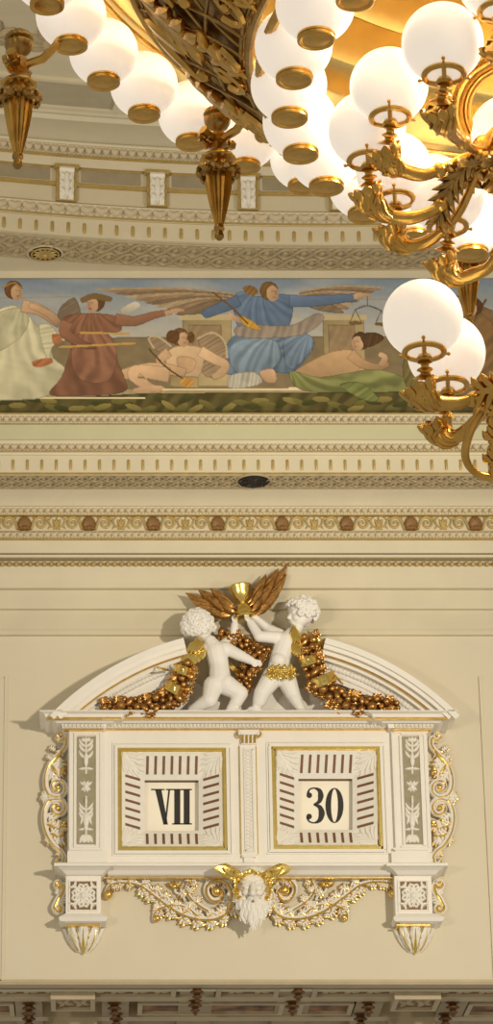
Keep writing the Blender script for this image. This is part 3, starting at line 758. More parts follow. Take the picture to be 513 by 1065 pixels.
# ledge, pedestal blocks, corbels
LED = [(912, .20, 0), (910.5, .24, .0), (909.5, .26, .01), (905, .30, .05), (901, .36, .10), (900.5, .39, .13), (897.5, .39, .13), (897, .3, .05)]
xrun('ledge', 112, 404, [(y, d - .06, 0) for y, d, o in LED], 'clock_white')
xrun('ledge', 70, 105, [(y, d + .03, o) for y, d, o in LED], 'clock_white'); xrun('ledge', 411, 448, [(y, d + .03, o) for y, d, o in LED], 'clock_white')
gl = MB(); gl.box(Xp(108, .14), Xp(408, .14), -.148, -.12, Zp(913.4, .145), Zp(912.0, .145))
gl.build('gilt_line', 'gold', root, smooth=False)
for (x0, x1) in ((68.5, 105), (411, 449.5)):
    c = (x0 + x1) / 2
    b = MB(); b.pbox(x0, x1, 911, 952, .0, .25); frame_boxes(b, x0 + 3, x1 - 3, 915, 948, 1.5, .2, .265)
    pb = b.build('pedestal_block', 'clock_white', root, smooth=False)
    f = MB(); f.pbox(c - 13.5, c + 13.5, 917, 946, .2, .252); fo = f.build('rosette_field', 'palmette_gold', pb, smooth=False)
    r = MB(); qq = lambda x, y, h=0.: at(c + x, 931.5 + y, .258 + h)
    for k in range(8):
        a = PI / 4 * k; R_ = 16.5 if k % 2 else 12.5
        r.acanthus(qq(0, 0), qq(R_ * math.cos(a), R_ * math.sin(a)), .115 if k % 2 else .10, .035)
    r.ball(qq(0, 0, .02), .035, 10, 8)
    for k in range(6): r.leaf(qq(0, 0, .02), qq(5.5 * math.cos(k), 5.5 * math.sin(k), .02), .05, .02)
    r.build('rosette', 'clock_relief', fo)
    xrun('block_base', x0 + 0, x1 - 0, [(961, .22, -.01), (959.5, .25, .0), (958, .28, .05), (954, .30, .07), (952, .28, .04), (950, .25, 0)], 'clock_white', pb)
    g = MB(); g.pbox(c - 17.5, c + 17.5, 961, 963, .0, .23); g.build('gilt_line', 'gold', pb, smooth=False)
    k_ = MB(); cc = at(c, 963, 0)
    k_.lathe([(.148, Zp(963, .1)), (.152, Zp(967, .1)), (.146, Zp(973, .1)), (.125, Zp(978, .1)), (.085, Zp(984, .1)), (.05, Zp(988, .1)), (.0, Zp(990, .1))], (cc.x, -.0, 0), 14, a0=PI, a1=2 * PI)
    kb = k_.build('leaf_corbel', 'clock_white', pb)
    prof_ = [(963.5, .168), (967, .172), (973, .162), (978, .142), (984, .1), (988, .055), (990, .02)]
    def cq(a_, y, h=0.):
        r_ = np.interp(y, [p[0] for p in prof_], [p[1] for p in prof_]) + h
        return Vector((cc.x + math.sin(a_) * r_, -math.cos(a_) * r_, Zp(y, .1)))
    t_ = MB()
    for ka, a in enumerate((-84, -42, 0, 42, 84)):
        lf = MB(); a_ = math.radians(a); N_ = 14; f_, g_ = [], []
        for i_ in range(N_ + 1):                # a lobed leaf wrapped on the corbel
            t = i_ / N_; y = 989 - 25 * t; wd = math.radians(25) * (math.sin(PI * min(1, t ** .75 * .93)) ** .7) * (.7 + .3 * abs(math.sin(PI * 4 * t)))
            f_.append([cq(a_ + wd * x, y, .02 * (1 - x * x) + .004 - (.012 if x == 0 else 0) + .03 * t ** 4) for x in (-1, -.5, 0, .5, 1)])
            g_.append([cq(a_ + wd * x, y, -.02) for x in (-1, -.5, 0, .5, 1)])
        lf.grid(f_); lf.grid([r_[::-1] for r_ in g_]); lf.grid([[r_[0] for r_ in f_], [r_[0] for r_ in g_]]); lf.grid([[r_[-1] for r_ in f_], [r_[-1] for r_ in g_]][::-1])
        lf.build('corbel_leaf', 'clock_relief', kb)
        if abs(a) < 50: t_.tube([cq(a_, 988 - 20 * i_ / 6, .024) for i_ in range(7)], [.006, .008, .006, .004], 6)
        if ka < 4:
            am = a_ + math.radians(21); t_.tube([cq(am * (.6 + .4 * i_ / 6), 987 - 20 * i_ / 6, .012) for i_ in range(7)], [.005, .006, .006, .005], 6)
    for s_ in (-1, 1): t_.tube([cq(s_ * math.radians(84), 966 + 22 * i_ / 6, .01) for i_ in range(7)], .007, 6)
    t_.leaf(cq(0, 991, .0), cq(0, 976, .03), .05, .03, (0, -1, -.5)); t_.torus((cc.x, -.005, Zp(964, .1)), .16, .011)
    t_.build('gilt_veins', 'gold_bright', kb)

# ------------------------------------------------------------------ gilded scroll brackets at both sides
def bracket(name, label, mirror, big=True, group=None):
    if big:
        fx = (lambda x: x) if not mirror else (lambda x: 517.5 - x)     # traced on the left side
        ctr = (60, 830)
    else:
        fx = (lambda x: x) if not mirror else (lambda x: 518.5 - x); ctr = (60, 931)
    d = .07
    r = empty(name, at(fx(ctr[0]), ctr[1], 0), label, 'ornament', group)
    def Q(x, y, h=0.): return at(fx(x), y, d + h)
    st = MB(); gd = MB(); lv = MB()
    sg = -1 if mirror else 1
    def line(pts, rad, mb, h=0., n=6, fl=1.):
        mb.tube([Q(q.x, q.y, h) for q in crom([Vector((a, b, 0)) for a, b in pts], n)], rad, 8)
    if big:
        up = [(62, 765.5), (59.5, 768.5), (61, 772), (65, 770.5), (67.5, 766), (65, 762), (61.5, 762), (68.5, 772), (67, 779), (60, 786), (52, 796), (47.5, 808), (47.8, 820), (52, 828)]
        up = spiral(63, 766, 4.6, -.3, -.95, .35, 12)[::-1] + [(69, 770), (68, 777), (61, 785), (52.5, 795), (48, 807), (48, 819), (52, 827)]
        up += spiral(60, 819, 10.5, PI + .9, 1.45, .12, 26)
        dn_ = spiral(60, 840.5, 10, PI - .9, -1.45, .12, 26)[::-1] + [(51.5, 833), (47, 842), (46, 854), (49, 867), (56, 879), (63, 885), (67, 891)] + spiral(62, 895, 4.6, .4, -.9, .3, 12)
        for pts in (up, dn_):
            line(pts, [.024, .032, .036, .03, .02], st, 0., 3); line([(x - .9 if x < 60 else x - .3, y) for x, y in pts], [.010, .014, .014, .012, .008], gd, .022, 3)
        for (x, y) in ((60, 819), (60, 840.5), (65, 803), (65, 858)): gd.ball(Q(x, y, .02), .03, 10, 8)
        for (a, b, c2, e, w) in ((66, 778, 54, 795, .09), (62, 785, 58, 803, .10), (54, 794, 61, 807, .09), (50, 802, 57, 812, .08), (66, 800, 60, 808, .07), (58, 787, 66, 797, .07),
                              (48, 846, 57, 853, .08), (48, 856, 60, 861, .09), (51, 866, 63, 870, .1), (57, 876, 66, 874, .08), (60, 852, 66, 864, .08), (55, 870, 48, 876, .06),
                              (50, 829, 43, 827, .07), (50, 830, 44, 833, .06), (50, 829, 46, 822, .05), (58, 781, 52, 777, .05), (54, 790, 49, 786, .05), (65, 882, 60, 890, .06), (52, 872, 47, 872, .05)):
            lv = MB(); lv.acanthus(Q(a, b), Q(c2, e), w * 1.15, .03); gd.acanthus(Q(a, b, -.012), Q(c2 + (c2 - a) * .1, e + (e - b) * .1 + .5, -.004), w * 1.5, .012); lv.build('acanthus_leaf', 'clock_relief', r)
        for (a, b, c2, e) in ((66, 779, 55, 794), (53, 795, 60, 806), (48, 857, 59, 861), (52, 867, 62, 870), (64, 802, 69, 806), (64, 802, 68, 799), (65, 857, 69, 860), (65, 857, 69, 853)):
            gd.leaf(Q(a, b, .025), Q(c2, e, .03), .035, .025)
    else:
        pts = spiral(61.5, 919.5, 4.5, -.2, -.95, .3, 12)[::-1] + [(67, 924), (65, 930), (61, 935), (58, 941)] + spiral(61.5, 944.5, 4.6, PI - .3, 1.1, .2, 14)
        line(pts, [.025, .04, .04, .026], st, 0., 3); line([(x - .4, y) for x, y in pts], [.012, .018, .018, .012], gd, .026, 3)
        gd.ball(Q(61.8, 919.5, .015), .022); gd.ball(Q(61.5, 944.5, .015), .022)
        for (a, b, c2, e, w) in ((66, 926, 59, 931, .07), (63, 930, 66, 938, .07), (62, 924, 60, 929, .05), (60, 936, 66, 941, .06)): (lambda L_: (L_.acanthus(Q(a, b), Q(c2, e), w * 1.3, .03), L_.build('acanthus_leaf', 'clock_relief', r)))(MB())
    bk = st.build('scroll', 'clock_relief', r); gd.build('gilt_edge', 'gold', r)
    bp = MB(); px = [fx(52), fx(68)]; px.sort()
    return r
bracket('scroll_bracket', 'tall gilt-edged double scroll down the left side of the clock', False)
bracket('scroll_bracket', 'tall gilt-edged double scroll down the right side of the clock', True)
bracket('scroll_bracket', 'small gilt-edged scroll beside the left rosette block', False, False)
bracket('scroll_bracket', 'small gilt-edged scroll beside the right rosette block', True, False)

# acanthus scrolls under the ledge
def festoon(label, mirror):
    fx = (lambda x: x) if not mirror else (lambda x: 521.5 - x); d = .05; dy = -1.0 if mirror else 0
    r = empty('acanthus_scroll', at(fx(180), 935, 0), label, 'ornament')
    Q = lambda x, y, h=0.: at(fx(x), y + dy, d + h)
    st, lv, gd = MB(), MB(), MB()
    main = spiral(226, 926.5, 13.5, -2.35, -1.75, .1, 40)[::-1]
    tail = [(110, 930), (113, 922), (120, 918), (133, 917.5), (147, 921), (158, 929), (170, 938), (185, 948), (200, 954), (216, 956), (230, 953), (239, 944), (241, 932), (238, 921), (230, 914.5), (221, 915.5), (215, 922), (215.5, 930), (221, 936), (228, 935.5), (232, 930), (230, 924.5), (225.5, 924)]
    C1 = crom([Vector((a, b, 0)) for a, b in tail], 6)
    st.tube([Q(q.x, q.y) for q in C1], [.024, .022, .024, .028, .03, .034, .036, .034, .03, .02], 8)
    gd.tube([Q(q.x, q.y + 1.2, .026) for q in C1], [.013, .011, .011, .013, .014, .015, .015, .014, .013, .01], 6)
    gd.ball(Q(225.5, 927, .02), .055, 14, 10); gd.ball(Q(112.5, 930.5, .015), .05, 12, 8)
    br = crom([Vector(p) for p in ((205, 952, 0), (195, 944, 0), (180, 941, 0), (168, 944, 0), (161, 950, 0), (161, 957, 0), (166, 956, 0))], 5)
    st.tube([Q(q.x, q.y) for q in br], [.03, .026, .024, .022, .018], 8); gd.tube([Q(q.x, q.y + .6, .02) for q in br], .012, 6); gd.ball(Q(163.5, 955, .01), .035, 10, 8)
    b2 = crom([Vector(p) for p in ((222, 950, 0), (210, 943, 0), (200, 936, 0), (194, 926, 0), (198, 917, 0), (203, 917, 0))], 5)
    st.tube([Q(q.x, q.y) for q in b2], [.03, .026, .022, .016], 8); gd.tube([Q(q.x, q.y + .6, .02) for q in b2], .011, 6)
    def sprays(C, i0, i1, step, Ls, w, sides=(-1, 1)):
        k = 0
        for i in range(i0, i1, step):
            p = C[i]; t = (C[min(len(C) - 1, i + 1)] - C[i - 1]).normalized(); nn = Vector((-t.y, t.x, 0))
            for s in sides:
                L = Ls * (.85 + .3 * ((k * 7) % 5) / 5); e = p + t * L * .72 + nn * L * .62 * s; k += 1
                lv = MB(); bd = .16 * s * (-1 if mirror else 1)
                lv.acanthus(Q(p.x, p.y, .0), Q(e.x, e.y, .012), w * 1.15, .034, bend=bd); gd.acanthus(Q(p.x, p.y, -.012), Q(e.x + (e.x - p.x) * .10, e.y + (e.y - p.y) * .10 + .7, -.004), w * 1.5, .012, bend=bd)
                o_ = lv.build('acanthus_leaf', 'clock_relief', r)
                m_ = p.lerp(e, .8); gd.leaf(Q(p.x, p.y, .028), Q(m_.x, m_.y, .04), w * .2, .014, bend=bd)
                pass
    sprays(C1, 8, 22, 5, 8, .07); sprays(C1, 24, 72, 5, 11, .09); sprays(C1, 78, 92, 6, 8, .07, (1,) if False else (-1, 1)); sprays(br, 4, 22, 6, 8, .07); sprays(b2, 7, 25, 6, 8.5, .075)
    cup = Vector((181.5, 920, 0))
    for k in (-1, -.5, 0, .5, 1): gd.leaf(Q(cup.x, cup.y + 3), Q(cup.x + 8.5 * k, cup.y - 4 + abs(k) * 2), .05, .03)
    gd.ball(Q(cup.x, cup.y + 2, .01), .03)
    st.tube([Q(q.x, q.y) for q in crom([Vector(p) for p in ((181.5, 922, 0), (183, 928, 0), (189, 931, 0), (193, 937, 0))], 5)], .012, 6)
    st.build('stem', 'clock_relief', r); gd.build('gilt_edge', 'gold', r)
festoon('white and gold acanthus scroll to the left of the bearded mask', False)
festoon('white and gold acanthus scroll to the right of the bearded mask', True)

# ------------------------------------------------------------------ figures on the pediment
KP = .0102                                      # metres a pixel spans at the clock
ZC = Zp(738.5, .6)                              # top of the cornice
def J(px, py, d): return at(px, py, d)
def hand(mb, w, dirv, side, nrm, size=.085, curl=.5):
    """palm, four fingers of different lengths and a thumb, curled"""
    d = Vector(dirv).normalized(); nv = Vector(nrm).normalized(); s = d.cross(nv).normalized() * side
    c = Vector(w) + d * size * .45
    mb.ball(c, 1, 10, 8, (size * .42, size * .30, size * .5), Matrix((s, d.cross(s), d)).transposed())
    for k, ln in enumerate((.82, 1.0, .95, .75)):
        b = c + d * size * .35 + s * size * (.30 - .2 * k); m_ = b + d * size * .42 * ln + nv * size * .12 * curl; e = m_ + d * size * .32 * ln * (1 - .6 * curl) - nv * size * .40 * curl * ln
        capsule(mb, b, m_, .0125, .0115, 8); capsule(mb, m_, e, .0115, .0095, 8)
    b = c - d * size * .15 + s * size * .38; m_ = b + s * size * .25 + d * size * .25; e = m_ + d * size * .3 - s * size * .05
    capsule(mb, b, m_, .0135, .0125, 8); capsule(mb, m_, e, .0125, .0105, 8)
def foot(mb, ank, dirv, size=.15):
    d = Vector(dirv).normalized(); a = Vector(ank); up = Vector((0, 0, 1)); s = d.cross(up).normalized()
    capsule(mb, a - d * .02 + Vector((0, 0, -.03)), a + d * size * .7 + Vector((0, 0, -.045)), .042, .034)
    for k in range(5):
        b = a + d * size * (.82 - .05 * abs(k - 1)) + s * (.03 - .0155 * k) * 1.2 + Vector((0, 0, -.055)); capsule(mb, b, b + d * .03, .014 - .001 * k, .011, 8)
def head(mb, c, fwd, up, r=.135):
    c = Vector(c); f = Vector(fwd).normalized(); u = (Vector(up) - f * Vector(up).dot(f)).normalized(); s = f.cross(u)
    M = Matrix((s, f, u)).transposed(); g = lambda x, y, z: c + M @ Vector((x, y, z)) * r
    mb.ball(g(0, -.1, .12), r, 16, 12, (.86, .98, .94), M); mb.ball(g(0, .18, -.38), r, 14, 10, (.66, .66, .62), M)   # skull, jaw
    for k in (-1, 1):
        mb.ball(g(.38 * k, .50, -.32), r * .34, 10, 8); mb.ball(g(.86 * k, -.05, -.08), r * .2, 10, 8, (.5, .8, 1.2), M)   # cheeks, ears
        mb.ball(g(.34 * k, .72, .12), r * .17, 8, 6, (1.5, .8, .6), M); mb.ball(g(.32 * k, .70, -.04), r * .13, 8, 6)      # brow, eye
    capsule(mb, g(0, .80, .06), g(0, .98, -.22), r * .09, r * .15, 8)                                                     # nose
    for z in (-.47, -.58): mb.ball(g(0, .80, z), r * .11, 8, 6, (1.9, .9, .7), M)                                        # lips
    mb.ball(g(0, .62, -.82), r * .22, 8, 6)                                                                              # chin
    return g
def curls(g, seedn, n=70):
    rnd = random.Random(seedn); hb = MB(); hb.ball(g(0, -.17, .17), (g(0, 0, 1) - g(0, 0, 0)).length * 1.0, 18, 12, (.9, .9, .9))
    for i in range(n):
        z = -.45 + 1.45 * ((i + .5) / n); a = i * 2.39996
        rr = math.sqrt(max(0, 1 - min(1, abs(z)) ** 2)); x, y = math.cos(a) * rr, math.sin(a) * rr
        if y > .45 and z < .62: continue
        p = g(x * .93, y * 1.02 - .1, z * .98 + .12); q = g(0, -.1, .1); o = (p - q).normalized()
        p = p + o * rnd.uniform(-.012, .03); t1 = o.orthogonal().normalized(); t2 = o.cross(t1); ph = rnd.uniform(0, 6)
        pts = []
        for k in range(9):
            b = ph + k * .85; R_ = .036 * (1 - k / 11)
            pts.append(p + (t1 * math.cos(b) + t2 * math.sin(b)) * R_ + o * (.004 + .0028 * k))
        hb.tube(pts, [.024, .022, .016], 6)
    for zz in (.12,): hb.ball(g(0, -.16, .16), .0, 4, 3) if False else None
    return hb
def limb(mb, pts, rad):
    for i in range(len(pts) - 1): capsule(mb, pts[i], pts[i + 1], rad[i], rad[i + 1])

def wing_feathers(mb, root, tips, nrm, w=.1, h=.03):
    for i, (a, b, ww) in enumerate(tips): mb.leaf(a, b, ww, h, nrm, peak=.6, th=.015)

# left child, seen from behind, kneeling, one arm lifting the hourglass
def putto_left():
    r = empty('putto_statue', (J(224, 740, .42).x, -.42, ZC), 'white child statue seen from behind, kneeling at left below the hourglass', 'statue', 'child statues on the clock')
    mb = MB(); d = .42
    nk, ch, wa, pe = J(219, 668, d + .02), J(225, 678, d + .03), J(228, 692, d + .02), J(229, 708, d + .03)
    limb(mb, [nk, ch, wa, pe], [.075, .115, .105, .12])
    mb.ball(J(214.5, 676, d), .075); mb.ball(J(234, 675, d + .03), .078)                                # shoulder blades
    mb.ball(J(223.5, 712, d + .06), .098); mb.ball(J(235, 711, d + .06), .098)                          # seat
    limb(mb, [J(218.5, 669, d), J(213, 662, d - .02)], [.07, .065])
    g = head(mb, J(207, 652, d - .01), (.42, .62, .35), (.05, 0, 1), .142)
    # right arm stretched across the grapes, left arm raised
    limb(mb, [J(235, 674, d + .02), J(248, 681, d + .04), J(261, 687, d + .05)], [.07, .062, .045]); hand(mb, J(261, 687, d + .05), (.9, -.05, -.32), 1, (0, -1, .2), .085, .6)
    limb(mb, [J(232, 672, d - .06), J(243, 664, d - .10), J(244.5, 650, d - .08)], [.066, .058, .044]); hand(mb, J(244.5, 649, d - .08), (.15, -.05, 1), -1, (.6, -.6, 0), .085, .6)
    # legs: kneeling left leg, planted right leg
    kz = ZC + .075
    k1 = J(218, 728, d + .10); k1.z = max(k1.z, kz); a1 = J(200, 733, d - .02); a1.z = ZC + .07
    limb(mb, [J(222, 713, d + .04), k1, a1], [.108, .082, .05]); foot(mb, a1, (-1, .2, -.05), .10)
    k2 = J(250, 721, d + .02); a2 = J(240, 737, d - .02); a2.z = ZC + .085
    limb(mb, [J(236, 713, d + .03), k2, J(246, 730, d), a2], [.112, .085, .07, .048]); foot(mb, a2, (.75, -.35, 0), .12)
    b = remeshed(mb, .0085, 5).build('body', 'stone_white', r)
    curls(g, 3, 86).build('hair', 'stone_white', r)
    w = MB(); n_ = (-.2, -1, 0)
    for i in range(6):
        t = i / 5; w.leaf(J(208 - 2.0 * t, 664 + 1.5 * t, d + .07), J(211 - 23 * t, 686 + 8 * math.sin(t * 2.2), d + .09 - .012 * i), .095, .03, n_, peak=.65)
    for i in range(5):
        t = i / 4; w.leaf(J(207, 662, d + .10), J(209 - 14 * t, 676 + 4 * math.sin(t * 2.5), d + .13 - .01 * i), .075, .03, n_, peak=.6)
    w.build('wing', 'gold_bright', r)
    return r
def putto_right():
    r = empty('putto_statue', (J(293, 740, .42).x, -.42, ZC), 'white child statue with gilded leaf girdle striding at right and lifting the hourglass', 'statue', 'child statues on the clock')
    mb = MB(); d = .42
    nk, ch, wa, pe = J(303.5, 659, d), J(297.5, 668, d + .02), J(292, 683, d + .03), J(289.5, 697, d + .02)
    limb(mb, [nk, ch, wa, pe], [.072, .115, .105, .115]); mb.ball(J(290, 687, d + .08), .085)           # belly
    mb.ball(J(305, 667, d), .07); mb.ball(J(289, 663, d + .04), .068); mb.ball(J(284.5, 703, d), .1); mb.ball(J(297, 702, d), .1)
    limb(mb, [J(305, 660, d), J(310, 651, d)], [.066, .062])
    g = head(mb, J(312.5, 639.5, d), (-.93, -.34, -.12), (-.05, 0, 1), .142)
    limb(mb, [J(288, 663, d + .06), J(270, 662, d + .09), J(261, 648, d + .05)], [.067, .060, .044]); hand(mb, J(261, 648, d + .05), (-.45, .1, .9), 1, (-.6, .5, 0), .085, .6)
    limb(mb, [J(291, 660, d - .06), J(278, 654, d - .10), J(263, 641, d - .06)], [.066, .056, .042]); hand(mb, J(263, 641, d - .06), (-.8, .1, .5), -1, (-.3, -.8, 0), .085, .6)
    k1 = J(273, 720, d + .07); a1 = J(267, 736, d + .02); a1.z = ZC + .085
    limb(mb, [J(284, 704, d + .02), k1, J(270, 729, d + .04), a1], [.115, .088, .075, .05]); foot(mb, a1, (-.7, -.6, 0), .12)
    k2 = J(304, 721, d); a2 = J(314, 736, d - .08); a2.z = ZC + .085
    limb(mb, [J(297, 704, d), k2, J(308, 729, d - .04), a2], [.112, .085, .07, .048]); foot(mb, a2, (-.15, -.9, 0), .12)
    remeshed(mb, .0085, 5).build('body', 'stone_white', r)
    curls(g, 9, 86).build('hair', 'stone_white', r)
    w = MB(); n_ = (-.1, -1, 0)
    for i in range(6):
        t = i / 5; w.leaf(J(305 + 2.5 * t, 650 + t, d + .07), J(305 + 12 * t, 680 + 4 * math.sin(t * 3), d + .10 - .01 * i), .085, .03, n_, peak=.65)
    for i in range(4):
        t = i / 3; w.leaf(J(305, 649, d + .10), J(305 + 8 * t, 667 + 2 * t, d + .13), .07, .03, n_, peak=.6)
    w.build('wing', 'gold_bright', r)
    w = MB()
    for i in range(5):
        t = i / 4; w.leaf(J(320, 655, d - .10), J(327 + 10 * t, 684 - 9 * t, d - .12 - .01 * i), .10, .03, n_, peak=.65)
    w.build('wing', 'gold', r)
    gd = MB()
    for i in range(9):
        t = i / 8; c = J(282 + 22 * t, 695.5 + 2.0 * math.sin(t * PI) , d + .13 + .03 * math.sin(t * PI))
        for k in (-1, 1): gd.acanthus(c, c + Vector((k * .05 + .03 * math.sin(i * 2.3), -.005, -.085 + .11 * (i % 2))), .09, .025, (0, -1, .15), pairs=2)
        gd.ball(c + Vector((0, -.02, 0)), .018, 8, 6)
    gd.tube([J(280 + 27 * t, 695 + 2 * math.sin(t * PI), d + .11 + .04 * math.sin(t * PI)) for t in [i / 12 for i in range(13)]], .009, 8)
    gd.build('leaf_girdle', 'gold_bright', r)
    return r
putto_left(); putto_right()

# winged hourglass
def hourglass():
    d = .40; c = J(252, 628, d)
    r = empty('winged_hourglass', J(252, 642, d), 'gilded hourglass with outspread dark gold wings at the top of the clock', 'hourglass')
    ax = (J(255, 642, d) - J(249.5, 609, d)); L = ax.length; b = MB(); ax.normalize()
    b.lathe([(0, 0), (.105, .005), (.115, .02), (.10, .035), (.098, .06), (.09, .11), (.055, .155), (.035, .175), (.05, .195), (.085, .235), (.105, .285), (.112, .33), (.122, .345), (.122, .365), (.10, .372), (.09, .36), (0, .36)], n=24)
    q = Vector((0, 0, 1)).rotation_difference(-ax); base = J(255, 643, d)
    b.v = [tuple(base + q @ Vector(v)) for v in b.v]; b.build('glass_body', 'gold_bright', r)
    def wing(name, rt, pts, up):
        w = MB()
        for (x0, y0, x1, y1, ww, dd) in pts:
            w.leaf(J(x0, y0, d - .06 + dd), J(x1, y1, d - .06 + dd), ww, .04, (0, -1, -.1), peak=.55, bend=up)
        w.build(name, 'gold_fruit', r)
    wing('wing', 0, [(236, 634, 193, 616.5, .11, 0), (238, 636, 199, 624, .11, .01), (239, 638, 206, 629, .11, .02), (240, 640, 214, 634, .10, .03), (241, 640, 222, 638, .09, .04),
                      (244, 632, 206, 613, .12, .03), (244, 634, 214, 619, .11, .05), (244, 637, 221, 626, .10, .06), (246, 630, 219, 611.5, .10, .07), (246, 633, 226, 620, .09, .09), (246, 637, 231, 629, .08, .09)], -.06)
    wing('wing', 0, [(262, 634, 299, 587.5, .11, 0), (263, 636, 298.5, 597, .10, .01), (264, 638, 294, 606, .10, .02), (264, 640, 288, 615, .10, .03), (264, 641, 281, 624, .09, .04),
                      (258, 630, 290, 591, .12, .03), (259, 633, 286, 601, .11, .05), (260, 636, 281, 611, .10, .06), (257, 628, 277, 597, .10, .07), (258, 632, 274, 608, .09, .09), (260, 637, 273, 620, .08, .09)], .06)
    return r
hourglass()

# fruit garlands
def garland(label, path, widths, d, seedn, ribbons, sizes=(.03, .058), dens=1.0, nleaf=22):
    rnd = random.Random(seedn); r = empty('fruit_garland', J(*path[len(path) // 2], d), label, 'garland')
    C = crom([Vector((x, y, 0)) for x, y in path], 10); n = len(C)
    W = np.interp(np.linspace(0, 1, n), np.linspace(0, 1, len(widths)), widths)
    core = MB(); core.tube([J(p.x, p.y, d - .05) for p in C], [w * KP * .36 for w in W], 10); core.build('garland_core', 'gold_fruit', r)
    placed = []; tries = 0; want = int(92 * dens)
    while len(placed) < want and tries < 6000:
        tries += 1; i = rnd.randrange(n); p = C[i]; t = (C[min(n - 1, i + 1)] - C[max(0, i - 1)]).normalized(); nn = Vector((-t.y, t.x, 0))
        u = rnd.uniform(-1, 1); q = p + nn * u * W[i] * .5; rad = rnd.uniform(*sizes) * (.75 + .25 * min(1, W[i] / 14))
        hd = d + .09 * math.sqrt(max(0, 1 - u * u)) * min(1, W[i] / 12)
        c = J(q.x, q.y, hd)
        if any((c - k).length < (rad + s) * .80 for k, s in placed): continue
        placed.append((c, rad))
        f = MB(); kind = rnd.random()
        if kind < .65: f.ball(c, rad, 12, 9)
        elif kind < .82: f.ball(c, rad, 12, 9, (.8, .8, 1.3), Matrix.Rotation(rnd.uniform(-1, 1), 3, 'Y'))
        else:
            f.ball(c, rad * .7, 10, 8)
            for k in range(6): f.ball(c + Vector((math.cos(k * 1.05) * rad * .6, -rad * .35, math.sin(k * 1.05) * rad * .6)), rad * .36, 8, 6)
        if kind < .82: f.ball(c + Vector((rnd.uniform(-.3, .3), -.95, rnd.uniform(-.3, .3))) * rad, rad * .16, 6, 5)
        f.build('fruit', 'gold_fruit', r)
    for k in range(nleaf):
        i = rnd.randrange(n); p = C[i]; t = (C[min(n - 1, i + 1)] - C[max(0, i - 1)]).normalized(); s = rnd.choice((-1, 1)); nn = Vector((-t.y, t.x, 0)) * s
        a = p + nn * W[i] * .25; b = p + nn * (W[i] * .5 + 4.5) + t * rnd.uniform(-4, 4)
        f = MB(); f.acanthus(J(a.x, a.y, d + .05), J(b.x, b.y, d + .07), .1, .025, (0, -1, -.1)); f.build('leaf', 'gold_fruit', r)
    for (x0, y0, x1, y1, w) in ribbons:
        f = MB(); a, b = Vector((x0, y0, 0)), Vector((x1, y1, 0)); t = (b - a).normalized(); nn = Vector((-t.y, t.x, 0)); rows = []
        for k in range(9):
            u = k / 8; p = a.lerp(b, u); h = d + .06 + .14 * math.sin(PI * u)
            rows.append([J(*(p - nn * w * .5).xy, h), J(*(p - nn * w * .25).xy, h + .015), J(*p.xy, h + .006), J(*(p + nn * w * .25).xy, h + .015), J(*(p + nn * w * .5).xy, h),
                         J(*(p + nn * w * .5).xy, h - .02), J(*(p - nn * w * .5).xy, h - .02)])
        f.grid(rows, True); f.build('ribbon', 'gold_bright', r)
    return r
garland('gilded fruit garland sloping down to the left from the kneeling child statue', [(196, 690), (191, 703), (186, 716), (178, 726), (160, 733), (135, 733), (108, 734)], [13, 17, 19, 19, 17, 12, 6], .42, 5,
        [(181, 694, 199, 700, 9), (172, 711, 190, 721, 10), (163, 694, 176, 697, 2.5)], dens=.95)
garland('gilded fruit garland sloping down to the right from the striding child statue', [(322, 662), (323, 678), (326, 694), (331, 710), (344, 722), (366, 731), (392, 732), (414, 733)], [12, 15, 17, 19, 19, 17, 12, 6], .42, 8,
        [(312, 690, 331, 684, 9), (325, 712, 349, 702, 11), (348, 702, 357, 712, 2.5)], dens=1.0)
garland('gilded bunch of grapes and fruit hanging between the two child statues', [(228, 660), (240, 664), (252, 672), (266, 678), (272, 672), (258, 690), (254, 704), (256, 720)], [7, 12, 18, 20, 16, 20, 13, 5], .30, 2,
        [(238, 690, 248, 700, 5)], sizes=(.03, .05), dens=1.05, nleaf=8)

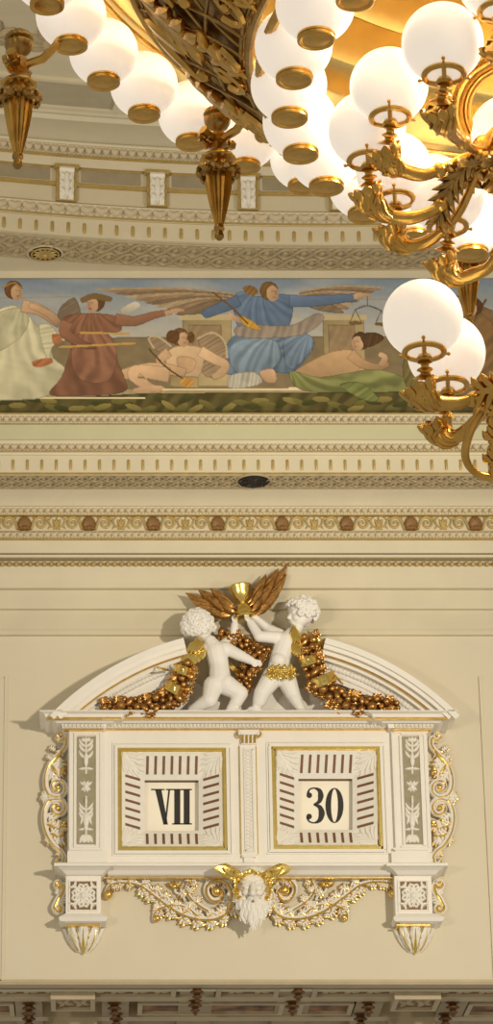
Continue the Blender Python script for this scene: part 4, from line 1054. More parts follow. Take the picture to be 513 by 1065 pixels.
# ------------------------------------------------------------------ the bearded mask
def mask():
    d = .25; r = empty('bearded_mask', J(263, 930, 0), 'white bearded old man mask with gilded wings below the clock', 'mask')
    mb = MB(); c = J(263, 926, d); g = lambda x, y, h=0.: J(263 + x, y, d + h)
    mb.ball(g(0, 921, -.04), 1, 18, 14, (.16, .15, .20)); mb.ball(g(0, 936, -.03), 1, 14, 12, (.13, .13, .15)); mb.ball(g(0, 928, -.13), 1, 16, 12, (.13, .10, .2))
    for k in (-1, 1):
        mb.ball(g(6.5 * k, 928.5, .09), .045, 10, 8, (1, .8, .8)); mb.ball(g(6 * k, 920, .10), .03, 10, 8, (2.0, 1, .6), Matrix.Rotation(.3 * k, 3, 'Y')); mb.ball(g(6 * k, 923.8, .085), .026, 10, 8, (1.3, 1, .8))
        mb.ball(g(2.6 * k, 929.5, .13), .022, 8, 6); mb.ball(g(5 * k, 914, .08), .04, 10, 8, (1.4, .7, .6))
    capsule(mb, g(0, 919.5, .12), g(0, 929, .175), .024, .034)
    mb.ball(g(0, 936.5, .10), .03, 10, 8, (1.5, .8, .5))
    remeshed(mb, .007, 3).build('face', 'clock_white', r)
    bd = MB(); rnd = random.Random(4)
    for i in range(34):
        u = (i / 33 - .5) * 2; x0 = u * 14; y0 = 936.5 + 3 * (1 - abs(u)) - 10 * abs(u) ** 2
        L = 26 - 10 * abs(u) ** 1.6 + rnd.uniform(-4, 4); pts = []
        for k in range(9):
            t = k / 8; pts.append(g(x0 + u * 5 * t * (1 - .6 * t) * 2 + 1.5 * math.sin(t * 8 + i * 1.7), y0 + L * t, .10 * math.sqrt(max(0.05, 1 - u * u)) * (1 - t * .75) + .012 + .015 * (i % 2)))
        bd.tube(pts, [.02, .026, .022, .008], 6)
    for k in (-1, 1):
        for j in range(5):
            pts = [g(k * (1 + 2.2 * t * 5 / 2), 932.5 + j * .5 + 6.5 * t * t + j * 1.0 * t, .155 - .06 * t) for t in [q / 6 for q in range(7)]]
            bd.tube(pts, [.015, .02, .007], 6)
        for j in range(4):
            bd.tube([g(k * (3 + 1.8 * q), 919 - 1.5 * math.sin(q * .8) - j * .5, .125 - .006 * q) for q in range(5)], [.008, .012, .005], 6)
    bd.build('beard', 'clock_white', r)
    hr = MB()
    for k in range(26):
        a = PI * (k / 25) * 1.36 - .57; R_ = 17.0
        for q in range(2):
            x, y = math.cos(a) * (R_ + q * 1.5), 924 - math.sin(a) * 16
            hr.leaf(g(x * .90, y + 2 * math.sin(a), .08), g(x * 1.08 + 2.6 * math.sin(k * 2.1 + q * 3), y - 2.8 * math.sin(a) + 2.5 * math.cos(k * 1.7), .12 - .02 * q), .05, .03, (0, -1, 0))
    hr.build('leaf_wreath', 'gold_bright', r)
    for s in (-1, 1):
        w = MB()
        for i in range(6):
            t = i / 5; w.leaf(g(s * (13 + t), 914 - 3 * t, .09), g(s * (41 - 20 * t), 902.5 - 1.5 * math.sin(t * 3) + 12 * t, .18 - .012 * i), .13, .04, (0, -1, -.2), peak=.6, bend=-.10 * s)
        for i in range(4):
            t = i / 3; w.leaf(g(s * 14, 911, .13), g(s * (31 - 12 * t), 902 + 5 * t, .22), .10, .035, (0, -1, -.2))
        w.build('wing', 'gold_bright', r)
mask()

# ------------------------------------------------------------------ the painted frieze: colours laid on one panel
def mural():
    x0, x1, y0, y1, st = -80.0, 620.0, 290.0, 432.0, .8
    nx, ny = int((x1 - x0) / st) + 1, int((y1 - y0) / st) + 1
    gx, gy = np.meshgrid(np.linspace(x0, x1, nx), np.linspace(y0, y1, ny)); rng = np.random.default_rng(3)
    def noise(sx, sy, seed):
        r_ = np.random.default_rng(seed); w = 0
        for k in range(6):
            a = r_.uniform(0, 2 * PI); f_ = r_.uniform(.5, 1.6); w = w + np.sin((gx / sx * math.cos(a) + gy / sy * math.sin(a)) * f_ * 2 + r_.uniform(0, 6))
        return w / 6
    lin = lambda c: np.array([(v / 255 / 12.92 if v / 255 < .04045 else ((v / 255 + .055) / 1.055) ** 2.4) for v in c])
    img = np.zeros((ny, nx, 3))
    t = ((gy - 290) / 100).clip(0, 1)[..., None]
    img[:] = lin((126, 142, 160)) * (1 - t) + lin((196, 184, 156)) * t                     # sky
    cl = np.clip(noise(60, 9, 1) * 1.6, 0, 1)[..., None] * .45; img[:] = img * (1 - cl) + lin((196, 188, 172)) * cl
    def inside(poly):
        m = np.zeros(gx.shape, bool); n = len(poly); xs = [p[0] for p in poly]; ys = [p[1] for p in poly]
        b = (gx > min(xs)) & (gx < max(xs)) & (gy > min(ys)) & (gy < max(ys)); X, Y = gx[b], gy[b]; mm = np.zeros(X.shape, bool)
        for i in range(n):
            a, c = poly[i], poly[(i + 1) % n]
            if a[1] == c[1]: continue
            k = ((a[1] > Y) != (c[1] > Y)) & (X < (c[0] - a[0]) * (Y - a[1]) / (c[1] - a[1]) + a[0]); mm ^= k
        m[b] = mm; return m
    cnt = [10]
    def paint(poly, col, fold=None, shade=(0, 0), smooth=True, amp=.3):
        cnt[0] += 1
        P = [(p.x, p.y) for p in crom([Vector((a, b, 0)) for a, b in poly], 6, True)] if smooth else poly
        m = inside(P)
        if not m.any(): return
        c = lin(col); X, Y = gx[m], gy[m]; cx, cy = X.mean(), Y.mean(); w = max(6, np.ptp(X) / 2); h = max(6, np.ptp(Y) / 2)
        k = 1 + shade[0] * (X - cx) / w + shade[1] * (Y - cy) / h
        if fold:
            a, wl = math.radians(fold[0]), fold[1]; wp = noise(26, 26, cnt[0])[m]; w2 = noise(9, 9, cnt[0] + 90)[m]; pr = (X - cx) * math.cos(a) + (Y - cy) * math.sin(a)
            if len(fold) > 2: pr = np.arctan2(Y - fold[3], X - fold[2]) * fold[1] * 3.2; pr = pr + .10 * np.hypot(X - fold[2], Y - fold[3])
            rr_ = np.random.default_rng(cnt[0]); s_ = 0
            for q_ in range(5): s_ = s_ + np.sin(pr / wl * 2 * PI * rr_.uniform(.35, 1.5) + wp * rr_.uniform(2, 6) + w2 * 1.2 + rr_.uniform(0, 6.3)) / 3
            k = k * (1 + amp * .75 * np.tanh(1.5 * s_) + .10 * noise(7, 7, cnt[0] + 40)[m])
        if np.ptp(X) > 12 and np.ptp(Y) > 12:    # darker contour strokes
            dm = np.zeros(gx.shape, bool); dm[1:-1, 1:-1] = m[1:-1, 1:-1] & ~(m[:-2, 1:-1] & m[2:, 1:-1] & m[1:-1, :-2] & m[1:-1, 2:]); k = k * np.where(dm[m], .62, 1)
        img[m] = c * np.clip(k, .25, 1.8)[:, None] * (1 + .05 * noise(4, 4, cnt[0] + 500)[m])[:, None]
    def edge(pts, col, w):                     # a brush line
        P = crom([Vector((a, b, 0)) for a, b in pts], 6); d = np.full(gx.shape, 1e9)
        for a, b in zip(P[:-1], P[1:]):
            dx, dy = b.x - a.x, b.y - a.y; L = dx * dx + dy * dy + 1e-9
            u = (((gx - a.x) * dx + (gy - a.y) * dy) / L).clip(0, 1); d = np.minimum(d, np.hypot(gx - a.x - u * dx, gy - a.y - u * dy))
        m = d < w; img[m] = lin(col)
    def limbp(pts, ws, col):
        P = crom([Vector((a, b, 0)) for a, b in pts], 6); n = len(P); W = np.interp(np.linspace(0, 1, n), np.linspace(0, 1, len(ws)), ws); L, R_ = [], []
        for i, p in enumerate(P):
            t_ = (P[min(n - 1, i + 1)] - P[max(0, i - 1)]).normalized(); L.append((p.x - t_.y * W[i], p.y + t_.x * W[i])); R_.append((p.x + t_.y * W[i], p.y - t_.x * W[i]))
        paint(L + R_[::-1], col, None, (-.12, -.2), False)
    ell = lambda cx, cy, a, b, r=0: [(cx + a * math.cos(q) * math.cos(r) - b * math.sin(q) * math.sin(r), cy + a * math.cos(q) * math.sin(r) + b * math.sin(q) * math.cos(r)) for q in [2 * PI * k / 16 for k in range(16)]]
    SK, SKD = (186, 152, 118), (150, 112, 82)
    def face(x, y, r, s=1, hair=(96, 66, 36)):  # a simple painted head turned to side s
        paint(ell(x - s * r * .2, y - r * .18, r * 1.12, r * 1.15), hair, (30, 3), amp=.25); paint(ell(x + s * r * .22, y + r * .15, r * .74, r * .95), SK, None, (-.12 * s, -.1))
        edge([(x + s * r * .1, y - r * .1), (x + s * r * .4, y - r * .12)], SKD, .5); edge([(x + s * r * .75, y - r * .1), (x + s * r * .62, y - r * .1)], SKD, .5)
        edge([(x + s * r * .58, y), (x + s * r * .68, y + r * .32)], SKD, .45); edge([(x + s * r * .3, y + r * .6), (x + s * r * .6, y + r * .58)], (150, 84, 64), .5)
    # far land, hills at right, parapet and steps
    paint([(-80, 372), (0, 366), (80, 352), (160, 350), (220, 352), (300, 350), (420, 350), (620, 345), (620, 432), (-80, 432)], (132, 116, 86), (80, 30), smooth=False, amp=.08)
    paint([(440, 300), (490, 312), (540, 330), (620, 322), (620, 400), (440, 400)], (132, 104, 72), (60, 22), amp=.2)
    for (x, w) in ((190, 51), (336, 44)):
        paint([(x, 331), (x + w, 331), (x + w, 402), (x, 402)], (166, 148, 108), None, (.12, .1), False); paint([(x - 3, 327), (x + w + 3, 327), (x + w + 3, 333), (x - 3, 333)], (184, 168, 128), None, (0, 0), False)
        paint([(x + 6, 338), (x + w - 10, 338), (x + w - 10, 368), (x + 6, 368)], (150, 128, 96), (20, 9), smooth=False, amp=.12)
    paint([(-80, 414), (140, 404), (620, 400), (620, 416), (-80, 424)], (158, 142, 106), (90, 30), smooth=False, amp=.06)
    paint([(-80, 418), (30, 416), (150, 409), (620, 407), (620, 432), (-80, 432)], (92, 84, 46), (35, 12), smooth=False, amp=.4)
    for k in range(64):                         # leaves of the garland along the ground
        x = -70 + k * 10.6 + rng.uniform(-5, 5); paint(ell(x, 420 + rng.uniform(-6, 7), 9, 3.0, rng.uniform(-.6, .6)), [(110, 104, 52), (74, 74, 36), (132, 120, 64)][k % 3], None, (0, -.3))
    for (xa, xb, y) in ((140, 350, 405), (28, 150, 414), (300, 520, 404)): edge([(xa, y), ((xa + xb) / 2, y), (xb, y)], (212, 198, 160), 1.0)
    edge([(-80, 311), (100, 309), (300, 312), (620, 309)], (150, 150, 142), .7)
    # wide wings of the throned figure
    for s, (bx, by) in ((-1, (248, 312)), (1, (312, 310))):
        for k in range(9):
            t_ = k / 8; L = (150 - 85 * t_) if s < 0 else (92 - 45 * t_)
            paint([(bx, by - 6 + 9 * t_), (bx + s * L * .45, by - 13 + 14 * t_), (bx + s * L, by - 11 + 26 * t_ ** 1.3), (bx + s * L * .45, by - 5 + 18 * t_)], [(172, 152, 118), (152, 126, 100), (132, 112, 88)][k % 3], (60, 5), amp=.15)
    # throned figure in blue
    paint([(244, 310), (254, 303), (268, 308), (290, 306), (306, 310), (302, 338), (288, 346), (256, 346), (246, 336)], (100, 120, 146), (75, 5, 274, 300), (-.1, -.1))
    paint([(232, 372), (240, 352), (262, 344), (300, 344), (324, 350), (326, 362), (312, 380), (300, 388), (272, 386), (250, 390), (234, 388)], (104, 122, 142), (115, 6, 316, 344), (-.1, -.2), amp=.34)
    paint([(240, 360), (258, 352), (286, 354), (292, 372), (276, 388), (252, 390), (240, 380)], (120, 138, 154), (70, 5, 286, 346), (-.1, -.2), amp=.3)
    paint([(296, 352), (314, 346), (326, 352), (322, 366), (304, 384), (296, 376)], (112, 130, 150), (35, 5, 324, 346), (.1, -.2), amp=.3)
    paint([(246, 340), (272, 338), (304, 338), (330, 326), (338, 332), (316, 348), (276, 352), (248, 350)], (150, 136, 122), (15, 9), amp=.25)
    limbp([(250, 312), (236, 318), (216, 326), (212, 329)], [6, 6, 5, 3], (94, 114, 140)); limbp([(238, 328), (252, 334)], [3, 2.4], SK)
    paint([(250, 328), (262, 333), (272, 342), (266, 343), (254, 338)], (196, 152, 52), (40, 4), amp=.3); edge([(222, 304), (240, 318), (258, 336)], (120, 88, 48), .9)
    limbp([(302, 313), (326, 313), (352, 311), (372, 309)], [6.5, 6, 5, 4], (100, 120, 148)); limbp([(370, 309), (382, 307), (388, 309)], [2.8, 2.2, 1.4], SK)
    face(283, 304, 8.6, 1, (128, 96, 50)); paint(ell(262, 302, 8, 5, .3), (140, 106, 56), (40, 4))
    paint([(270, 386), (284, 384), (287, 396), (279, 399), (272, 394)], SK, None, (.1, -.2)); paint([(240, 390), (264, 387), (272, 398), (250, 404), (236, 402)], (172, 166, 152), (10, 5), amp=.25)
    # scales in the outstretched hand
    edge([(384, 309), (384, 318)], (90, 74, 46), .6); edge([(371, 322), (384, 318), (398, 323)], (90, 74, 46), .6)
    for (x, y) in ((371, 322), (398, 323)):
        edge([(x, y), (x - 6, y + 13)], (96, 80, 52), .4); edge([(x, y), (x + 6, y + 13)], (96, 80, 52), .4); paint(ell(x, y + 14, 7.5, 2), (120, 96, 56))
    # seated winged youth
    for s, pts in ((-1, [(178, 360), (164, 350), (155, 352), (160, 362), (174, 370)]), (1, [(206, 352), (222, 346), (234, 356), (236, 372), (224, 392), (210, 388), (212, 370)])):
        paint(pts, (150, 128, 100), (60, 4), amp=.28); edge(pts[:4], (186, 168, 136), .9)
    paint([(176, 364), (190, 359), (210, 362), (212, 376), (206, 392), (190, 396), (176, 388), (172, 376)], (196, 166, 130), None, (-.08, -.15)); paint([(184, 372), (196, 371), (204, 376), (200, 386), (188, 388)], (186, 152, 116), None, (.1, -.1))
    limbp([(208, 365), (222, 373), (234, 380), (228, 389), (220, 392)], [6, 5.4, 5, 4.4, 3], (196, 164, 128)); limbp([(176, 366), (167, 374), (168, 382), (180, 386)], [5, 4.6, 4, 3], (188, 154, 118))
    limbp([(192, 391), (164, 384), (134, 388), (112, 396), (100, 397)], [8, 7.4, 6, 4, 2.6], (190, 156, 120)); limbp([(176, 390), (146, 386), (139, 390), (154, 402), (168, 406)], [8, 7, 6.5, 5, 3], (196, 162, 126)); 
    paint([(140, 404), (164, 401), (170, 405), (144, 409)], SK, None, (0, -.2))
    face(189, 352, 8.2, 1, (120, 84, 48)); paint(ell(180, 350, 7, 7), (110, 76, 42), (60, 3)); paint(ell(199, 351, 4, 6), (110, 76, 42), (60, 3))
    paint([(176, 390), (206, 392), (206, 404), (176, 402)], (160, 140, 98), None, (.1, .1), False); edge([(155, 363), (172, 381), (190, 394)], (104, 78, 46), .9); paint(ell(194, 398, 7, 5), (184, 138, 58), (50, 3), amp=.4)
    # reclining bare-backed figure with green cloth at right
    paint([(306, 388), (318, 378), (344, 366), (366, 364), (376, 372), (372, 386), (350, 394), (320, 398)], (176, 144, 106), None, (.05, -.25)); limbp([(364, 368), (376, 378), (392, 382), (404, 378)], [6, 5, 4, 3], (172, 138, 102)); limbp([(396, 380), (400, 372), (394, 368)], [3, 3, 2], SK)
    paint([(302, 386), (330, 392), (360, 388), (392, 384), (424, 394), (440, 404), (400, 408), (330, 408), (306, 402)], (126, 128, 78), (20, 6, 300, 380), (.0, -.2), amp=.32); paint([(352, 400), (374, 398), (392, 414), (384, 418), (368, 412)], (118, 124, 70), (60, 6), amp=.3)
    face(374, 356, 8.2, -1, (92, 66, 40)); paint([(376, 348), (392, 346), (400, 352), (388, 360), (380, 360)], (96, 70, 44), (10, 3), amp=.3)
    # standing figure in white at left and figure in red beside it
    paint([(-6, 328), (10, 318), (24, 322), (36, 336), (50, 352), (56, 372), (68, 384), (60, 402), (44, 414), (10, 416), (-20, 414), (-14, 370)], (192, 186, 154), (35, 6, 26, 312), (-.1, -.15), amp=.24)
    paint([(-4, 326), (20, 320), (30, 332), (20, 352), (-10, 368), (-16, 344)], (184, 178, 146), (60, 5, 26, 310), amp=.2); paint([(40, 340), (52, 338), (62, 352), (54, 362), (50, 376)], (196, 190, 158), (80, 6), amp=.22)
    paint([(34, 376), (52, 372), (54, 378), (38, 382)], (172, 110, 70), (60, 4)); paint([(54, 348), (63, 348), (64, 355), (56, 358)], (172, 112, 72), (60, 3))
    limbp([(22, 318), (40, 322), (58, 334), (62, 336)], [7, 6, 5.4, 5], SK); limbp([(62, 336), (50, 326), (30, 317)], [5, 4, 3], SK); face(15, 303, 8.4, 1, (120, 82, 44)); edge([(2, 299), (14, 294), (20, 300)], (170, 130, 62), .9)
    paint([(64, 318), (78, 310), (84, 330), (70, 336), (60, 330)], (128, 112, 92), (60, 4), amp=.2)
    paint([(66, 330), (84, 326), (104, 326), (124, 330), (126, 344), (112, 348), (118, 366), (130, 394), (128, 408), (84, 412), (52, 410), (64, 392), (72, 368), (74, 350), (64, 342)], (134, 94, 70), (100, 5, 98, 318), (-.05, -.18), amp=.32)
    paint([(80, 348), (112, 347), (122, 372), (112, 396), (86, 396), (74, 376)], (144, 102, 78), (100, 5, 98, 330), (0, -.1), amp=.28)
    limbp([(120, 332), (140, 334), (160, 328), (180, 324)], [6.4, 5.4, 4, 2.6], (150, 108, 82)); limbp([(172, 326), (184, 323), (192, 323)], [2.6, 2.0, 1.2], SK)
    limbp([(70, 334), (68, 346), (86, 358), (100, 361)], [6.5, 6, 4, 2.6], (142, 100, 76)); face(98, 316, 8.4, -1, (112, 80, 48)); paint([(84, 310), (98, 305), (116, 309), (114, 314), (98, 311), (86, 315)], (128, 104, 66))
    for (a, b) in (((84, 346), (134, 347)), ((62, 361), (140, 357))): edge([a, ((a[0] + b[0]) / 2, (a[1] + b[1]) / 2), b], (188, 150, 78), 1.1)
    paint([(126, 322), (140, 314), (146, 318), (132, 326)], (190, 182, 164), None, (0, -.2))
    # further figures towards both ends
    paint([(466, 338), (484, 322), (506, 328), (520, 350), (526, 384), (514, 408), (470, 410), (456, 392)], (134, 104, 66), (50, 12), (-.1, -.1), amp=.25); edge([(470, 372), (490, 340), (508, 312)], (110, 84, 52), 1.2)
    face(494, 320, 8, -1, (96, 66, 40)); limbp([(480, 340), (470, 354), (476, 368)], [5, 4.6, 3.4], SKD); paint([(420, 372), (444, 362), (460, 376), (464, 404), (424, 406)], (116, 104, 60), (30, 8), amp=.3)
    for (cx, col) in ((552, (120, 126, 150)), (590, (150, 110, 84)), (-40, (120, 124, 96))):
        paint([(cx - 14, 326), (cx + 12, 324), (cx + 22, 360), (cx + 24, 408), (cx - 26, 410), (cx - 20, 360)], col, (95, 9), (-.1, -.15), amp=.28); face(cx, 312, 8, 1)
    img[:] = (img * (1 + .05 * noise(3, 3, 77) + .04 * noise(9, 9, 78))[..., None]).clip(0, 1)
    img[:] = img * .86 + .14 * img.mean(axis=2, keepdims=True) * np.array([1.05, 1.0, .85]); img[:] = ((img ** 1.12) * 1.36).clip(0, 1)
    xs = [Xp(v, DM, 360) for v in np.linspace(x0, x1, nx)]; zs_ = [Zp(v, DM) for v in np.linspace(y0, y1, ny)]
    top, bot = Zp(290.2, DM), Zp(431.5, DM)
    nv = nx * ny; co = np.zeros((nv + 4, 3)); X, Z = np.meshgrid(xs, zs_); co[:nv, 0] = X.ravel(); co[:nv, 1] = -DM; co[:nv, 2] = Z.ravel()
    i, j = np.meshgrid(np.arange(nx - 1), np.arange(ny - 1)); a = (j * nx + i).ravel()
    fc = np.stack([a, a + nx, a + nx + 1, a + 1], 1).tolist()
    # back and edges of the canvas panel
    co[nv:] = [(xs[0], -DM + .03, zs_[0]), (xs[-1], -DM + .03, zs_[0]), (xs[-1], -DM + .03, zs_[-1]), (xs[0], -DM + .03, zs_[-1])]
    fc += [(nv, nv + 1, nv + 2, nv + 3), (0, nx - 1, nv + 1, nv), (nv + 3, nv + 2, nv - 1, nv - nx), (0, nv, nv + 3, nv - nx), (nx - 1, nv - 1, nv + 2, nv + 1)]
    org = Vector(((xs[0] + xs[-1]) / 2, -DM, zs_[-1])); co -= np.array(org)
    me = bpy.data.meshes.new('painted_frieze'); me.from_pydata(co.tolist(), [], fc)
    at_ = me.color_attributes.new('paint', 'FLOAT_COLOR', 'POINT'); cc = np.ones((nv + 4, 4)); cc[:nv, :3] = img.reshape(-1, 3); cc[nv:, :3] = .3
    at_.data.foreach_set('color', cc.ravel().astype(np.float32))
    m = bpy.data.materials.new('frieze_paint'); m.use_nodes = True; nt = m.node_tree; b = nt.nodes['Principled BSDF']
    ca = nt.nodes.new('ShaderNodeVertexColor'); ca.layer_name = 'paint'; nt.links.new(ca.outputs['Color'], b.inputs['Base Color']); b.inputs['Roughness'].default_value = .7; b.inputs['Specular IOR Level'].default_value = .2
    me.materials.append(m); o = bpy.data.objects.new('painted_frieze', me); o.location = org; COL.objects.link(o)
    tag(o, 'long painted frieze of robed and winged figures between the cornice and round ceiling', 'painting')
mural()

# ------------------------------------------------------------------ the chandelier
GR = .166
def chandelier():
    r = empty('chandelier', (AXX, AXY, 9.0), 'huge gilded chandelier with rings of glowing white globes hanging overhead', 'chandelier')
    # dish, rims and hanging stem (all turned about the axis)
    C0 = Vector((AXX, AXY, 0))
    d = MB(); d.lathe([(2.88, 9.345), (2.86, 9.328), (2.60, 9.33), (2.56, 9.315), (2.52, 9.33), (2.36, 9.345), (2.32, 9.33), (2.28, 9.36), (2.2, 9.40), (2.15, 9.40), (2.10, 9.45), (1.95, 9.52), (1.9, 9.49), (1.84, 9.54), (1.62, 9.6), (1.57, 9.56), (1.52, 9.62), (1.3, 9.68), (1.25, 9.63), (1.18, 9.69), (.9, 9.76), (.85, 9.70), (.78, 9.77), (.5, 9.83), (.44, 9.76), (.36, 9.84), (.1, 9.9), (.1, 9.98), (1.2, 9.84), (2.3, 9.56), (2.86, 9.40), (2.89, 9.37), (2.88, 9.345)], C0, 96)
    # scalloped lobes between dish and globes
    d.build('reflector_dish', 'brass_dish', r)
    rim = MB(); rim.torus((AXX, AXY, 8.99), 2.325, .016, 96, 8); rim.torus((AXX, AXY, 9.30), 2.62, .014, 120, 8); rim.build('outer_rim', 'brass', r)
    # openwork bowl between the two rings of globes
    rP, zP, rQ, zQ = BOWL
    bw = MB(); pt = lambda a, t, h=0.: C0 + Vector((math.cos(a) * (rP + (rQ - rP) * t + .0), math.sin(a) * (rP + (rQ - rP) * t), zP + (zQ - zP) * t - .03 * math.sin(PI * t) - h))
    for t, rad in ((0, .018), (.05, .012), (.34, .010), (.66, .010), (.94, .012), (1, .02)):
        bw.tube([pt(2 * PI * k / 96, t) for k in range(97)], rad, 8)
    N = 72
    for k in range(N):
        a = 2 * PI * k / N; da = 2 * PI / N
        for s in (-1, 1):
            bw.tube([pt(a + s * da * 2.4 * math.sin(q / 8 * PI / 2), q / 8, .012 * s) for q in range(9)], .008, 5)
    bw.build('openwork_bowl', 'brass_dark', r)
    inner = MB(); inner.grid([[pt(2 * PI * k / 96, t, -.05) for t in (0, .25, .5, .75, 1)] + [pt(2 * PI * k / 96, t, -.065) for t in (1, .75, .5, .25, 0)] for k in range(97)], True)
    inner.build('bowl_lining', 'brass_dark', r)
    for k in range(20):
        a = 2 * PI * (k + .5) / 20; lf = MB()
        nv = (math.cos(a) * .5, math.sin(a) * .5, -.85)
        lf.acanthus(pt(a, .06, .02), pt(a, .60, .03), .26, .05, nv, pairs=4); lf.acanthus(pt(a + .03, .98, .02), pt(a + .05, .58, .03), .16, .04, nv)
        for s in (-1, 1):
            pts = [pt(a + s * (.045 + .045 * (1 - q / 16) * math.cos(q * .55)), .78 + .16 * (1 - q / 16) * math.sin(q * .55), .03) for q in range(17)]
            lf.tube(pts, [.018, .016, .012], 6); lf.ball(pts[-1], .026, 8, 6)
            lf.leaf(pt(a + s * .13, .02, .02), pt(a + s * .10, .4, .035), .09, .035, nv)
            lf.ball(pt(a + s * .157, .5, .02), .036, 8, 6)
        lf.build('bowl_leafwork', 'brass', r)
    ir = MB(); ir.torus((AXX, AXY, 8.30), 1.56, .022, 96, 8); ir.torus((AXX, AXY, 8.34), 1.72, .025, 96, 8); ir.build('inner_rim', 'brass', r)
    st = MB(); st.lathe([(.0, 7.0), (.05, 7.02), (.09, 7.1), (.05, 7.2), (.10, 7.3), (.16, 7.42), (.10, 7.55), (.07, 7.7), (.10, 7.8), (.18, 7.95), (.22, 8.1), (.14, 8.25), (.10, 8.4), (.08, 8.8), (.12, 9.0), (.2, 9.1), (.10, 9.3), (.08, 9.8), (.06, 9.85), (.05, 12.0), (.0, 12.0)], C0, 28); st.build('central_stem', 'brass', r)

    # a globe with its brass cap, copied round both rings
    gm = MB(); gm.ball((0, 0, 0), GR, 40, 24); gme = gm.mesh('globe'); gme.materials.append(MATS['globe_glass'])
    cm = MB(); cm.lathe([(.0, -.174), (.035, -.173), (.058, -.170), (.062, -.174), (.072, -.177), (.079, -.173), (.080, -.166), (.075, -.163), (.075, -.158), (.080, -.155), (.079, -.146), (.07, -.140), (0, -.138)], n=32); cme = cm.mesh('globe_cap'); cme.materials.append(MATS['brass'])
    ring_no = [0]
    def globe(p, cap=True):
        o = bpy.data.objects.new('globe', gme); o.parent = r; o.location = Vector(p) - ORG[r.name]; COL.objects.link(o)
        if cap:
            c = bpy.data.objects.new('globe_cap', cme); c.parent = o; COL.objects.link(c)
        return o
    def vis(p, m=70):
        v = Vector(p) - CAM; dep = v.y * cp + v.z * sp; x = PX0 + F * v.x / dep; y = 532.5 - F * (-v.y * sp + v.z * cp) / dep
        return -m < x < 513 + m and -m < y < 1065 + m
    step = 2 * PI / 46
    for k in range(46):
        a = math.radians(159.5) + k * step; p = C0 + Vector((math.cos(a) * 2.72, math.sin(a) * 2.72, 9.165)); globe(p)
    for k in range(30):
        a = math.radians(162.2) + k * 2 * PI / 30; p = C0 + Vector((math.cos(a) * 1.6, math.sin(a) * 1.6, 8.335)); globe(p)
    # hanging finials outside the outer ring
    fm = []
    b = MB(); b.lathe([(0, .16), (.02, .158), (.024, .145), (.05, .135), (.062, .118), (.062, .108), (.05, .10), (.060, .088), (.058, .065), (.045, .038), (.022, .02), (.02, .01), (.034, .004), (.034, -.004), (.02, -.01)], n=36, flute=16, fa=.14); b.lathe([(.03, .0), (.052, -.01), (.052, -.06), (.03, -.075), (.022, -.085), (.03, -.095)], n=6); b.build('urn', 'brass_dark', None); fm.append(b)
    bell = MB(); bell.lathe([(.02, -.09), (.05, -.105), (.078, -.125), (.082, -.137), (.07, -.15), (.03, -.155), (.02, -.175), (.03, -.185), (.022, -.2)], n=28, flute=18, fa=.10)
    leaf = MB()
    for k in range(8):
        a = k * PI / 4; leaf.acanthus((math.cos(a) * .03, math.sin(a) * .03, -.225), (math.cos(a) * .105, math.sin(a) * .105, -.200), .075, .018, (math.cos(a) * .5, math.sin(a) * .5, -.85), pairs=2); 
        leaf.leaf((math.cos(a) * .105, math.sin(a) * .105, -.205), (math.cos(a) * .095, math.sin(a) * .095, -.24), .04, .012, (math.cos(a), math.sin(a), 0))
    cone = MB(); cone.lathe([(.03, -.20), (.055, -.215), (.060, -.235), (.057, -.28), (.047, -.35), (.034, -.425), (.023, -.475), (.018, -.50)], n=32, flute=16, fa=.14)
    tip = MB(); tip.lathe([(.018, -.49), (.026, -.505), (.026, -.52), (.018, -.53), (.022, -.545), (.024, -.56), (.012, -.575), (0, -.58)], n=16)
    horn = MB()
    for s in (-1, 1):
        horn.tube(crom([(0, 0, -.035), (.0, s * .06, -.03), (.0, s * .11, -.015)], 5), [.022, .02, .026], 6)
        horn.acanthus((.02, s * .03, -.08), (.03, s * .11, -.05), .07, .02, (1, 0, -.3), pairs=2); horn.torus((0, s * .07, -.026), .022, .006, 14, 6, (0, 1, .2))
    horn.tube([(0, 0, -.04), (-.12, 0, -.02), (-.18, 0, .03), (-.24, 0, .12)], [.02, .022, .022, .018], 8)
    COL.objects.unlink(bpy.data.objects['urn']); bpy.data.objects.remove(bpy.data.objects['urn'])
    b = fm[0]; meshes = []
    for nm, mb_, mt in (('urn', b, 'brass_dark'), ('bell', bell, 'brass'), ('leaf_collar', leaf, 'brass_dark'), ('fluted_drop', cone, 'brass'), ('finial_tip', tip, 'brass_dark'), ('bracket_arm', horn, 'brass')):
        me = mb_.mesh(nm); me.materials.append(MATS[mt]); meshes.append((nm, me))
    for k in range(12):
        a = math.radians(163.4) - k * step * 4; q = [atz(19.5, 63, 8.94), atz(226.5, 141, 8.94)][k] if k < 2 else C0 + Vector((math.cos(a) * 2.75, math.sin(a) * 2.75, 8.94)); a = math.atan2(q.y - AXY, q.x - AXX)
        if k > 10: break
        h = bpy.data.objects.new('hanging_finial', meshes[0][1]); h.parent = r; h.rotation_euler = (0, 0, a)
        h.location = q + Vector((0, 0, .005)) - ORG[r.name]; COL.objects.link(h)
        for nm, me in meshes[1:]:
            o = bpy.data.objects.new(nm, me); o.parent = h; COL.objects.link(o)

    # candle arms with horn-shaped cups, galleries and globes
    gal = MB(); gal.torus((0, 0, -.150), .080, .013, 36, 8); gal.torus((0, 0, -.135), .083, .006, 36, 6)
    for k in range(3):
        a = k * 2 * PI / 3 + .4; gal.tube([(math.cos(a) * .022, math.sin(a) * .022, -.185), (math.cos(a) * .08, math.sin(a) * .08, -.155)], .010, 6); gal.tube([(math.cos(a) * .085, math.sin(a) * .085, -.145), (math.cos(a) * .112, math.sin(a) * .112, -.138)], .005, 6); gal.ball((math.cos(a) * .114, math.sin(a) * .114, -.137), .009, 6, 5)
